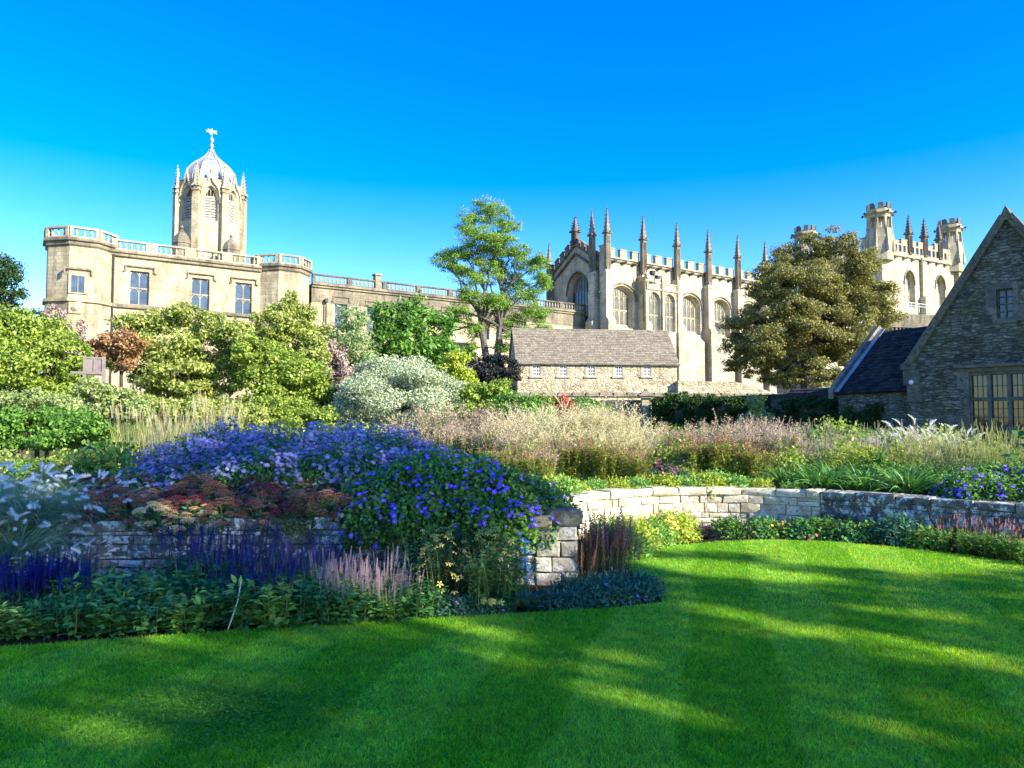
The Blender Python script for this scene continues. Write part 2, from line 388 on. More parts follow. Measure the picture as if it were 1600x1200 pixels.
# ================================================================ SETTING
ROLL = None
def lawncol(nt):
    g = N_(nt, 'ShaderNodeNewGeometry'); s = N_(nt, 'ShaderNodeSeparateXYZ'); link(nt, g.outputs['Position'], s.inputs[0])
    n0 = noise(nt, g.outputs['Position'], .55, 2)
    q = math_(nt, 'MULTIPLY_ADD', s.outputs[1], -.27, s.outputs[0]); q = math_(nt, 'MULTIPLY_ADD', n0, .5, q)
    q = math_(nt, 'MULTIPLY', math_(nt, 'SUBTRACT', q, .95), 2 * PI / 1.24)
    f = ramp(nt, math_(nt, 'COSINE', q), -.12, .12)
    n1 = noise(nt, g.outputs['Position'], 1.6, 5, .6); n2 = noise(nt, g.outputs['Position'], 9, 4, .6)
    c = mixc(nt, f, (.105, .345, .006), (.175, .43, .028))
    c = mixc(nt, math_(nt, 'MULTIPLY', ramp(nt, n1, .42, .68), .5), c, (.17, .34, .015))
    v = N_(nt, 'ShaderNodeVectorMath', operation='SCALE'); link(nt, c, v.inputs[0]); link(nt, ramp(nt, n2, .25, .75, .7, 1.3), v.inputs['Scale'])
    return v.outputs[0], n2
m, nt = mat('lawn_turf'); c, n2 = lawncol(nt)
v = N_(nt, 'ShaderNodeVectorMath', operation='SCALE'); link(nt, c, v.inputs[0]); v.inputs['Scale'].default_value = .75
finish(nt, v.outputs[0], .9, noise(nt, coords(nt), 60, 4), .6, .02, .1); M['lawn'] = m
m, nt = mat('grass_blade'); c, n2 = lawncol(nt); a = N_(nt, 'ShaderNodeAttribute', attribute_name='rnd')
v = N_(nt, 'ShaderNodeVectorMath', operation='SCALE'); link(nt, c, v.inputs[0]); link(nt, ramp(nt, a.outputs['Fac'], 0, 1, .75, 1.7), v.inputs['Scale'])
p = N_(nt, 'ShaderNodeBsdfPrincipled'); link(nt, v.outputs[0], p.inputs['Base Color']); p.inputs['Roughness'].default_value = .45
tr = N_(nt, 'ShaderNodeBsdfTranslucent'); ty = mixc(nt, 1.0, v.outputs[0], (3.4, 1.5, .3), 'MULTIPLY'); link(nt, ty, tr.inputs[0])
mx = N_(nt, 'ShaderNodeMixShader'); mx.inputs[0].default_value = .5; o = N_(nt, 'ShaderNodeOutputMaterial')
link(nt, p.outputs[0], mx.inputs[1]); link(nt, tr.outputs[0], mx.inputs[2]); link(nt, mx.outputs[0], o.inputs[0]); M['blade'] = m
M['ground'] = leafmat('meadow_ground', (.05, .09, .02), (.05, .09, .02), trans=0)

def sheet(name, pts, z, m, kind='structure', thick=0.0):
    mb = MB(); n = len(pts); mb.add([(p[0], p[1], z) for p in pts], [tuple(range(n))])
    if thick: mb.add([(p[0], p[1], z) for p in pts] + [(p[0], p[1], z - thick) for p in pts], [(i, (i + 1) % n, n + (i + 1) % n, n + i) for i in range(n)])
    o = mb.build(name, m); o['kind'] = kind; return o
sheet('ground', [(-900, -700), (900, -700), (900, 1500), (-900, 1500)], -.35, M['ground'])
# lawn edge seen in the picture, then round behind the camera
LE = [(-700, 1075), (-350, 1040), (0, 1011), (160, 1000), (300, 990), (460, 978), (640, 966), (760, 960), (850, 956), (960, 949), (1036, 941), (1030, 932), (1004, 908), (983, 893), (977, 882), (984, 871), (1010, 861), (1060, 851.5), (1120, 846), (1200, 843), (1300, 846), (1400, 855), (1500, 866), (1600, 880), (1760, 908)]
lawn_pts = [(gnd(x, y, .02).x, gnd(x, y, .02).y) for x, y in LE] + [(9.6, 3.5), (9.2, -2), (5, -7), (-4, -8), (-10, -5), (-11, 0)]
lawn = sheet('lawn', lawn_pts, .02, M['lawn'], thick=.05)
WP_L = [(-14, 5.0), (-10.5, 6.6), (-7.5, 7.35), (-4.4, 7.55), (-2, 7.6), (0.28, 7.45)]
WP_R = [(0.55, 9.2), (0.8, 10.15), (1.35, 10.8), (2.1, 11.35), (3.0, 11.55), (3.8, 11.4), (4.5, 10.95), (5.3, 10.15), (6.3, 9.15), (7.6, 7.7), (9.4, 5.4), (11, 2)]
soil = sheet('flower_bed_soil', [(p[0], p[1] + .05) for p in WP_L] + [(.8, 7.6)] + [(p[0] + .05, p[1] + .05) for p in WP_R] + [(12, -6), (6, -12), (-6, -12), (-14, -6)], 0.0, M['soil'])
# raised ground behind the retaining walls: flat to the garden wall, then banked up to the college
mb = MB(); P0 = [(-140, -40)] + WP_L[:-1] + [(0.3, 7.55)] + [(p[0] + .1, p[1] + .1) for p in WP_R] + [(140, -60)]
P0 = [(-140, 0)] + [(x, y + .12) for x, y in WP_L] + [(.72, 7.75)] + [(x + .08, y + .12) for x, y in WP_R] + [(160, -30)]
n = len(P0); prof = [(0, .50), (44, .62), (51.5, .8), (54.5, 3.3), (90, 4.6), (420, 5.0)]
xs = [-170 + 340 * i / (n - 1) for i in range(n)]
rows = [[(p[0], p[1], .5) for p in P0]] + [[(xs[i] * (1 + (y - 43) / 300), y, z) for i in range(n)] for y, z in prof[1:]]
V = [p for r in rows for p in r]
mb.add(V, [(j * n + i, j * n + i + 1, (j + 1) * n + i + 1, (j + 1) * n + i) for j in range(len(rows) - 1) for i in range(n - 1)])
bank_mat, nt = mat('garden_earth'); co = coords(nt); n1 = noise(nt, co, .5, 5); finish(nt, mixc(nt, ramp(nt, n1, .4, .6), (.045, .05, .018), (.07, .10, .025)), .95, noise(nt, co, 8), .5, .05, .1)
o = mb.build('raised_garden_ground', bank_mat); o['kind'] = 'structure'

# ---------------------------------------------------------------- garden walls of real blocks
def path_at(pts, s):
    for i in range(len(pts) - 1):
        l = math.dist(pts[i], pts[i + 1])
        if s <= l or i == len(pts) - 2:
            t = s / l; a, b = pts[i], pts[i + 1]
            d = ((b[0] - a[0]) / l, (b[1] - a[1]) / l); return (a[0] + d[0] * s, a[1] + d[1] * s), d
        s -= l
def smooth_path(pts, k=6):
    out = []
    for i in range(len(pts) - 1):
        p0 = pts[max(i - 1, 0)]; p1 = pts[i]; p2 = pts[i + 1]; p3 = pts[min(i + 2, len(pts) - 1)]
        for j in range(k):
            t = j / k
            out.append(tuple(.5 * ((2 * p1[c]) + (-p0[c] + p2[c]) * t + (2 * p0[c] - 5 * p1[c] + 4 * p2[c] - p3[c]) * t * t + (-p0[c] + 3 * p1[c] - 3 * p2[c] + p3[c]) * t ** 3) for c in (0, 1)))
    out.append(pts[-1]); return out
def block(mb, A, B, z0, z1, thick, out, rr, cham=.006, jit=.009):
    """one dressed block between plan points A and B, face pushed `out` towards the lawn"""
    d = Vector((B[0] - A[0], B[1] - A[1], 0)); L = d.length; d.normalize(); nrm = Vector((d.y, -d.x, 0))
    A = Vector((A[0], A[1], 0)); j = lambda: random.uniform(-jit, jit)
    def ring(off, ins):
        return [A + d * (ins + j()) + nrm * off + Vector((0, 0, z0 + ins + j())), A + d * (L - ins + j()) + nrm * off + Vector((0, 0, z0 + ins + j())),
                A + d * (L - ins + j()) + nrm * off + Vector((0, 0, z1 - ins + j())), A + d * (ins + j()) + nrm * off + Vector((0, 0, z1 - ins + j()))]
    back = [A + nrm * -thick + Vector((0, 0, z0)), A + d * L + nrm * -thick + Vector((0, 0, z0)), A + d * L + nrm * -thick + Vector((0, 0, z1)), A + nrm * -thick + Vector((0, 0, z1))]
    m_ = ring(out - cham, 0.0); f_ = ring(out, cham * 1.2)
    c = sum(f_, Vector()) / 4 + nrm * random.uniform(.0, .012)
    vs = back + m_ + f_ + [c]
    fs = [(3, 2, 1, 0)]
    for a, b in ((0, 4), (4, 8)):
        for k in range(4): fs.append((a + k, a + (k + 1) % 4, b + (k + 1) % 4, b + k))
    for k in range(4): fs.append((8 + k, 8 + (k + 1) % 4, 12))
    mb.add(vs, fs, rr)
def block_wall(name, pts, z0, z1, label, m_stone, m_mort, m_cope, hmin=.075, hmax=.16, lmin=.10, lmax=.38, cope_h=.11, thick=.3):
    P = smooth_path(pts); total = sum(math.dist(P[i], P[i + 1]) for i in range(len(P) - 1))
    root = empty(name, (P[len(P) // 2][0], P[len(P) // 2][1], 0), 0, label, 'wall')
    ox, oy = root.location.x, root.location.y
    Pl = P
    mb = MB(); z = z0; ztop = z1 - cope_h
    while z < ztop - .02:
        h = random.uniform(hmin, hmax)
        if ztop - (z + h) < hmin * .6: h = ztop - z
        s = random.uniform(-.2, 0)
        while s < total:
            l = random.uniform(lmin, lmax); a, b = max(s, 0), min(s + l, total)
            if b - a > .04:
                A, _ = path_at(Pl, a + .006); B, _ = path_at(Pl, b - .006)
                if random.random() < .25 and h > .11:
                    zz = z + h * random.uniform(.4, .6)
                    block(mb, A, B, z + .005, zz - .004, thick, random.uniform(0, .022), random.random()); block(mb, A, B, zz + .004, z + h - .005, thick, random.uniform(0, .022), random.random())
                else: block(mb, A, B, z + .005, z + h - .005, thick, random.uniform(0, .022), random.random())
            s += l
        z += h
    mb.v = [(x - ox, y - oy, zz) for x, y, zz in mb.v]; mb.build('stonework', m_stone, root)
    mo = MB()
    for i in range(len(P) - 1): block(mo, P[i], P[i + 1], z0, z1 - .03, thick + .02, -.012, .5, .001, 0)
    mo.v = [(x - ox, y - oy, zz) for x, y, zz in mo.v]; mo.build('mortar', m_mort, root)
    cb = MB(); s = 0
    while s < total:
        l = random.uniform(.32, .62); a, b = s, min(s + l, total)
        if b - a > .08:
            A, _ = path_at(Pl, a + .006); B, _ = path_at(Pl, b - .006); dz = random.uniform(-.016, .012)
            block(cb, A, B, ztop, z1 + dz, thick + .05, random.uniform(.01, .05), random.random(), .015, .016)
        s += l
    cb.v = [(x - ox, y - oy, zz) for x, y, zz in cb.v]; cb.build('coping', m_cope, root)
    return root
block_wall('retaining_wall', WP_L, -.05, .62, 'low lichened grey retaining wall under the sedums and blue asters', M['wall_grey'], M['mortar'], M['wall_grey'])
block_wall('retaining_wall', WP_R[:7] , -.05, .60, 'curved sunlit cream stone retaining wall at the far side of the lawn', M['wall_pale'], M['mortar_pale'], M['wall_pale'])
block_wall('retaining_wall', WP_R[6:], -.05, .60, 'shaded dark lichened retaining wall curving to the right edge below the daylilies', M['wall_grey'], M['mortar'], M['wall_grey'])  # same curved wall; shade past the bend put into darker stone and mortar

# stone pillar at the end of the left wall
pc = gnd(872, 915, 0.0)
root = empty('stone_pillar', (pc.x, pc.y + .18, 0), math.radians(-3), 'squat block pillar with a mossy rounded cap ending the left wall', 'pillar')
mb = MB(); z = -.03; hw = .215
for h, w_ in ((.15, 1.0), (.15, 1.0), (.16, .97), (.14, .92)):
    xs_ = [-hw * w_, random.uniform(-.06, .08), hw * w_]
    for a, b in ((xs_[0], xs_[1]), (xs_[1], xs_[2])):
        block(mb, (a + .004, -.17), (b - .004, -.17), z + .003, z + h - .003, .36, random.uniform(0, .012), random.random(), .011, .008)
    z += h
mb.build('shaft', M['pier'], root)
mb = MB(); mb.lathe([(.20, z), (.215, z + .01), (.228, z + .08), (.21, z + .14), (.15, z + .17), (.03, z + .175)], 14, (.04, .02), 0, 1.0, .95)
mb.build('cap', M['cap_stone'], root, smooth=True)
mb = MB(); block(mb, (-.25, -.2), (-.05, -.2), z - .02, z + .11, .14, .02, .5, .022, .004); mb.build('corner_block', M['block_yellow'], root)

# ---------------------------------------------------------------- wall building tools
def arch_pts(cx, w, zs, rise, n=12, pointed=True):
    """points from left springing over to right springing"""
    pts = []
    for i in range(n + 1):
        t = -1 + 2 * i / n
        if rise <= 0: pts.append((cx + w / 2 * t, zs)); continue
        zz = (1 - abs(t) ** 2.1) ** .5 if not pointed else .8 * (1 - abs(t) ** 2.4) ** .5 + .2 * (1 - abs(t))
        pts.append((cx + w / 2 * t, zs + rise * zz))
    return pts
def panel(mb, x0, x1, z0, z1, ops, depth=.5, y=0.0, splay=0.0):
    """wall face in plane y with openings; ops = [(cx, w, zsill, zspring, rise)], reveals going back to y+depth, narrowed by splay"""
    r = .5; ops = sorted(ops); xa = x0
    for k, (cx, w, zs, zp, rise) in enumerate(ops):
        xb = x1 if k == len(ops) - 1 else (cx + w / 2 + ops[k + 1][0] - ops[k + 1][1] / 2) / 2
        L, R = cx - w / 2, cx + w / 2; n = 12 if rise > 0 else 1
        A = arch_pts(cx, w, zp, rise, n); q = lambda a, b, c, d: mb.add([a, b, c, d], [(0, 1, 2, 3)], r)
        q((xa, y, z0), (xb, y, z0), (xb, y, zs), (xa, y, zs))
        q((xa, y, zs), (L, y, zs), (L, y, zp), (xa, y, zp)); q((R, y, zs), (xb, y, zs), (xb, y, zp), (R, y, zp))
        q((xa, y, zp), (L, y, zp), (L, y, z1), (xa, y, z1)); q((R, y, zp), (xb, y, zp), (xb, y, z1), (R, y, z1))
        for i in range(n): q((A[i][0], y, A[i][1]), (A[i + 1][0], y, A[i + 1][1]), (A[i + 1][0], y, z1), (A[i][0], y, z1))
        ring = [(L, zs)] + A + [(R, zs)]; ir = [(cx + (p[0] - cx) * (1 - 2 * splay / w), zs + splay * .6 + (p[1] - zs) * (1 - 1.2 * splay / max(zp + rise - zs, .1))) for p in ring]
        m_ = len(ring)
        for i in range(m_):
            a, b = ring[i], ring[(i + 1) % m_]; c, d = ir[(i + 1) % m_], ir[i]
            q((a[0], y, a[1]), (b[0], y, b[1]), (c[0], y + depth, c[1]), (d[0], y + depth, d[1]))
        xa = xb
    if not ops: mb.add([(x0, y, z0), (x1, y, z0), (x1, y, z1), (x0, y, z1)], [(0, 1, 2, 3)], r)
def window(parent, cx, w, zs, zp, rise, y, lights=2, transoms=(), mt='trim_pale', gl='glass', bar=.12, arched_lights=True, hood=0, sub='pane', hood_m='trim'):
    """frame with mullions (part) and its glass (sub-part)"""
    mb = MB(); A = arch_pts(cx, w, zp, rise, 12)
    out = [(cx - w / 2, zs)] + A + [(cx + w / 2, zs)]
    if rise > 0: mb.strip(out, bar * 1.3, y - .06, y + .06)
    else:
        for a, b in (((cx - w / 2, zs - bar * .3), (cx - w / 2, zp)), ((cx + w / 2, zs - bar * .3), (cx + w / 2, zp))): mb.strip([a, b], bar, y - .06, y + .06)
        mb.box(cx - w / 2 - bar / 2, cx + w / 2 + bar / 2, y - .062, y + .062, zp, zp + bar)
    mb.box(cx - w / 2 - bar / 2, cx + w / 2 + bar / 2, y - .10, y + .063, zs - bar, zs)
    def top(x):
        t = abs((x - cx) / (w / 2)); t = min(t, 1)
        return zp + (rise * (.8 * (1 - t ** 2.4) ** .5 + .2 * (1 - t)) if rise > 0 else 0)
    lw = w / lights
    for k in range(1, lights):
        x = cx - w / 2 + k * lw; mb.strip([(x, zs), (x, top(x))], bar * .7, y - .045, y + .045)
    lv = list(transoms)
    for t in lv: mb.box(cx - w / 2, cx + w / 2, y - .05, y + .05, t - bar * .35, t + bar * .35)
    if arched_lights:
        for zt in lv + [zp + (rise * .1 if rise > 0 else 0)]:
            for k in range(lights):
                c = cx - w / 2 + (k + .5) * lw; r_ = lw * .55
                mb.strip(arch_pts(c, lw * .96, zt - r_ - bar * .3, r_, 6), bar * .45, y - .04, y + .04)
        if rise > w * .25:
            for k in range(1, 2 * lights):
                x = cx - w / 2 + k * lw / 2
                if k % 2: mb.strip([(x, zp + rise * .12), (x, top(x))], bar * .4, y - .035, y + .035)
    f = mb.build('window', M[mt], parent)
    g = MB(); n = len(out); g.add([(p[0], y + .015, p[1]) for p in out] + [(p[0], y + .03, p[1]) for p in out], [tuple(range(n)), tuple(range(2 * n - 1, n - 1, -1))], .5)
    g.build(sub, M[gl], f)
    if hood:
        h = MB()
        if rise > 0:
            o = arch_pts(cx, w + 2 * hood, zp, rise + hood, 12); o = [(o[0][0], zp - .5)] + o + [(o[-1][0], zp - .5)]
            h.strip(o, .17, -hood_off, .05)
        else:
            a, b = cx - w / 2 - hood, cx + w / 2 + hood
            h.strip([(a - .15, zp - .12), (a, zp - .12)], .12, -.16, .02); h.box(a - .0, a + .11, -.162, .02, zp - .1, zp + .36)
            h.strip([(b + .15, zp - .12), (b, zp - .12)], .12, -.16, .02); h.box(b - .11, b, -.162, .02, zp - .1, zp + .36)
            h.box(a, b, -.2, .02, zp + .36, zp + .47)
        h.build('hood_mould', M[hood_m], f)
    return f
hood_off = .18
BALP = [(.10, 0), (.10, .06), (.06, .08), (.075, .14), (.125, .28), (.105, .38), (.06, .52), (.055, .60), (.10, .64), (.10, .70)]
def balusters(parent, pts, mat_, zb, spacing, scale=1.0, proto=[None]):
    if proto[0] is None:
        mb = MB(); mb.lathe(BALP, 8); ob = mb.build('baluster', M['trim_pale'], None, True); proto[0] = ob.data; bpy.data.objects.remove(ob)
    for x, y in pts:
        o = bpy.data.objects.new('baluster', proto[0]); C.objects.link(o); o.parent = parent; o.location = (x, y, zb); o.scale = (scale * 1.05, scale * 1.05, scale)
def balustrade(parent, segs, zb, m_rail='trim_pale', spacing=.46, H=1.0, pier=.55, s=1.0, piers=True, plinth=.12):
    """segs: list of ((x,y),(x,y)); rail and piers as one part, balusters as its sub-parts"""
    mb = MB(); ps = []
    for a, b in segs:
        a = Vector(a); b = Vector(b); d = b - a; L = d.length; d.normalize(); n = Vector((d.y, -d.x))
        def bar(s0, s1, hw, z0, z1):
            q = [a + d * s0 + n * hw, a + d * s1 + n * hw, a + d * s1 - n * hw, a + d * s0 - n * hw]
            mb.prism([(p.x, p.y) for p in q], lambda p, k: (p[0], p[1], z0 if k == 0 else z1), .5)
        bar(0, L, .17, zb, zb + plinth); bar(0, L, .19, zb + plinth + .7 * s, zb + plinth + .7 * s + .17)
        if piers: bar(0, pier / 2, .185, zb + plinth, zb + plinth + .7 * s); bar(L - pier / 2, L, .185, zb + plinth, zb + plinth + .7 * s)
        k = max(1, int((L - pier) / spacing)); st = (L - pier) / k
        for i in range(k): p = a + d * (pier / 2 + (i + .5) * st); ps.append((p.x, p.y))
    r = mb.build('balustrade', M[m_rail], parent); balusters(r, ps, None, zb + plinth, spacing, s); return r

# ================================================================ COLLEGE RANGE
TH = math.atan2(.565, .825)
O1 = (6.0, 99.9)
def uz(px, py, O=O1, yoff=0.0, th=TH): return on_wall(px, py, O, th, yoff)
# -- long range between pavilion and hall
ru0 = uz(486, 500)[0]; ru1 = 5.0; rz = 17.9
root = empty('college_range', (O1[0], O1[1], 0), TH, 'long cream stone range with balustrade behind the trees, left of the great hall', 'building')
mb = MB(); ops = []
specs = [(533, 470, 514), (583, 477, 515), (640, 480, 516), (700, 486, 520), (757, 492, 524), (815, 495, 528)]
for px, ya, yb in specs:
    u, z1_ = uz(px, ya); _, z0_ = uz(px, yb); ops.append((u, 1.45, z1_ - 3.1, z1_, 0))
panel(mb, ru0, ru1, 0, rz - 1.15, ops, .35)
mb.add([(ru0, 0, rz - 1.15), (ru1, 0, rz - 1.15), (ru1, 9, rz - 1.15), (ru0, 9, rz - 1.15)], [(0, 1, 2, 3)]); mb.add([(ru0, 9, 0), (ru1, 9, 0), (ru1, 9, rz - 1.15), (ru0, 9, rz - 1.15)], [(3, 2, 1, 0)])
mb.build('wall', M['ashlar'], root)
mb = MB(); mb.box(ru0, ru1, -.42, .1, rz - 1.25, rz - 1.0); mb.box(ru0, ru1, -.25, .1, rz - 1.5, rz - 1.25); mb.box(ru0, ru1, -.22, .05, 9.2, 9.45); mb.box(ru0, ru1, -.3, .05, 4.5, 4.8)
mb.box(ru0, ru1, -.06, .1, rz - 3.1, rz - 1.5)
mb.build('cornice', M['trim'], root)
for (u, w_, a, b, r_) in ops: window(root, u, w_, a, b, 0, .28, 2, (a + (b - a) * .52,), hood=.25)
segs = []; k = 9; st = (ru1 - ru0) / k
for i in range(k): segs.append(((ru0 + i * st, -.1), (ru0 + (i + 1) * st, -.1)))
balustrade(root, segs, rz - 1.0, 'trim_dark', .47)
u = uz(589, 440)[0]; mb = MB(); mb.box(u - .35, u + .35, -.4, .3, rz - 1.0, rz + .55); mb.box(u - .45, u + .45, -.5, .4, rz + .55, rz + .75); mb.build('pedestal', M['trim'], root)
mb = MB(); u = uz(508, 470)[0]; mb.tube([(u, -.32, 5), (u, -.32, rz - 3.0)], [.075, .075], 8); mb.box(u - .16, u + .16, -.5, -.2, rz - 3.1, rz - 2.7); mb.build('drainpipe', M['dark_iron'], root)

# -- corner pavilion with two octagonal turrets
O2 = (O1[0] + 2 * .565, O1[1] - 2 * .825)
pz = 18.55
pu0 = uz(172, 420, O2)[0]; pu1 = uz(408, 420, O2)[0]
root = empty('college_pavilion', (O2[0], O2[1], 0), TH, 'cream stone pavilion with two octagonal balustraded corner turrets at the left', 'building')
mb = MB(); ops = []
for px, ya, yb in ((218.5, 424, 476), (314, 435, 485), (381, 442, 492)):
    u, z1_ = uz(px, ya, O2); _, z0_ = uz(px, yb, O2); ops.append((u, 1.62, z0_, z1_, 0))
panel(mb, pu0, pu1, 0, pz - 1.15, ops, .35)
mb.add([(pu0, 0, pz - 1.15), (pu1, 0, pz - 1.15), (pu1, 10, pz - 1.15), (pu0, 10, pz - 1.15)], [(0, 1, 2, 3)])
mb.add([(pu1, 0, 0), (pu1, 10, 0), (pu1, 10, pz - 1.15), (pu1, 0, pz - 1.15)], [(0, 1, 2, 3)]); mb.add([(pu0, 0, 0), (pu0, 10, 0), (pu0, 10, pz - 1.15), (pu0, 0, pz - 1.15)], [(0, 1, 2, 3)])
mb.build('wall', M['ashlar'], root)
mb = MB(); mb.box(pu0, pu1, -.42, .1, pz - 1.25, pz - 1.0); mb.box(pu0, pu1, -.26, .1, pz - 1.55, pz - 1.25); sc_z = uz(172, 474, O2)[1]; mb.box(pu0, pu1, -.25, .05, sc_z - .3, sc_z)
mb.build('cornice', M['trim'], root)
for (u, w_, a, b, r_) in ops: window(root, u, w_, a, b, 0, .28, 2, (a + (b - a) * .5,), hood=.45)
segs = []; k = 4; st = (pu1 - pu0) / k
for i in range(k): segs.append(((pu0 + i * st, -.1), (pu0 + (i + 1) * st, -.1)))
balustrade(root, segs, pz - 1.0, 'trim_pale', .46, pier=1.0)
mb = MB(); mb.tube([(pu0 + .25, -.3, 3), (pu0 + .25, -.3, pz - 1.5)], [.08, .08], 8); mb.build('drainpipe', M['dark_iron'], root)
def turret(cu, cy, R, top, rot, sz, win=None, name='turret'):
    mb = MB(); mb.lathe([(R * 1.02, 0), (R * 1.02, sz - .35), (R * 1.09, sz - .3), (R * 1.09, sz), (R, sz + .08), (R, top - 1.6)], 8, (cu, cy), rot)
    t = mb.build(name, M['ashlar'], root)
    mb = MB(); mb.lathe([(R * 1.0, top - 1.75), (R * 1.06, top - 1.6), (R * 1.06, top - 1.35), (R * 1.13, top - 1.25), (R * 1.13, top - 1.0), (R * .9, top - .99)], 8, (cu, cy), rot); mb.build('string_course', M['trim'], t)
    vs = [(cu + R * 1.04 * math.cos(rot + k * PI / 4), cy + R * 1.04 * math.sin(rot + k * PI / 4)) for k in range(8)]
    balustrade(root, [(vs[(k + 1) % 8], vs[k]) for k in range(8)], top - 1.0, 'trim_pale', .48, pier=.5)
    return t
tl = turret(pu0 - 2.25, 1.2, 2.85, pz + .35, PI / 8, sc_z)
u, z1_ = uz(122, 432, (O2[0], O2[1]), -1.7); _, z0_ = uz(122, 456, O2, -1.7)
# the left turret's small window and carved plaque lie on its front face
yf = 1.2 - 2.85 * math.cos(PI / 8) - .0
u = uz(121.5, 445, O2, yf)[0]; z1_ = uz(121.5, 431, O2, yf)[1]; z0_ = uz(121.5, 457, O2, yf)[1]
mb = MB(); mb.box(u - .72, u + .72, yf - .10, yf + .05, z0_ - .12, z1_ + .15); fr = mb.build('window', M['trim_pale'], tl)
mb = MB(); mb.box(u - .5, u + .5, yf - .13, yf - .07, z0_, z1_); mb.build('pane', M['glass'], fr)
mb = MB(); mb.box(u - 1.1, u + 1.1, yf - .2, yf, z1_ + .55, z1_ + .68); mb.box(u - 1.1, u - .98, yf - .201, yf, z1_ + .1, z1_ + .55); mb.box(u + .98, u + 1.1, yf - .201, yf, z1_ + .1, z1_ + .55)
mb.box(u - .04, u + .04, yf - .16, yf - .1, z0_, z1_); mb.build('hood_mould', M['trim'], fr)
yf2 = yf - .085; pu_, pzz = uz(117, 481, O2, yf2)
mb = MB(); mb.box(pu_ - .5, pu_ + .5, yf2 - .10, yf2 + .1, pzz - .5, pzz + .5); mb.lathe([(.34, 0), (.3, .1), (.2, .14), (.12, .22), (.02, .24)], 8, (0, 0)); 
for i in range(len(mb.v) - 40, len(mb.v)): x, y, z = mb.v[i]; mb.v[i] = (pu_ + x, yf2 - .08 - z, pzz + y)
mb.build('carved_plaque', M['trim_pale'], tl)
turret(pu1 + 2.45, 1.2, 2.85, pz + .25, PI / 8, 6.0)

# ================================================================ DOMED GATE TOWER
tc = at(325, 500, 112)
ang = math.atan2(-tc.x, tc.y)      # faces the garden
pxm = 112 / FPX
def tz(py): return at(325, py, 112).z
root = empty('domed_gate_tower', (tc.x, tc.y, 0), ang, 'octagonal belfry tower with ogee lead dome and weathervane behind the pavilion', 'tower')
R = 46.5 / .924 * pxm; ap = R * math.cos(PI / 8); side = 2 * R * math.sin(PI / 8)
zt = tz(293); z0w = 14
wz0, wzs, wrise = tz(356), tz(322), tz(303) - tz(322)
for k in range(8):
    a = k * PI / 4; fr = Matrix.Rotation(a, 4, 'Z') @ Matrix.Translation((0, -ap, 0))
    if k == 0:
        mb = MB(); panel(mb, -side / 2, side / 2, z0w, zt, [(0, 2.1, wz0, wzs, wrise)], .55, splay=.25); fw = mb.build('wall_face', M['ashlar_pale'], root)
        f = window(fw, 0, 1.65, wz0 + .2, wzs - .05, wrise - .22, .55, 2, (), 'trim_pale', 'dark', .16, sub='dark_backing')  # near-black sheet behind the louvres painted as the unlit belfry inside
        mb = MB(); zz = wz0 + .3
        while zz < wzs + .2:
            for s_ in (-1, 1): mb.add([(s_ * .42 - .36, .46, zz), (s_ * .42 + .36, .46, zz), (s_ * .42 + .36, .55, zz + .26), (s_ * .42 - .36, .55, zz + .26), (s_ * .42 - .36, .46, zz - .06), (s_ * .42 + .36, .46, zz - .06)], [(0, 1, 2, 3), (4, 5, 1, 0)])
            zz += .40
        mb.build('louvre', M['louvre'], fw)
        mb = MB(); og = []
        for i in range(17):
            t = -1 + i / 8; h = (1 - abs(t) ** 2) ** .5 if abs(t) > .35 else None
            zz = wzs + (wrise + .45) * (1 - abs(t) ** 2.2) ** .5 + (1.5 * (1 - abs(t) / .38) ** 1.8 if abs(t) < .38 else 0); og.append((t * 1.35, zz))
        mb.strip([(-1.35, wzs - .7)] + og + [(1.35, wzs - .7)], .2, -.3, .05)
        for dz, r_ in ((1.9, .2), (2.25, .28), (2.6, .12)): v, f_ = octa((0, -.15, wzs + wrise + dz - .1), r_, r_ * 1.1); mb.add(v, f_)
        mb.build('ogee_hood', M['trim_pale'], fw)
        face0 = fw
    else:
        fw = copy_tree(face0, root)
    fw.matrix_local = fr
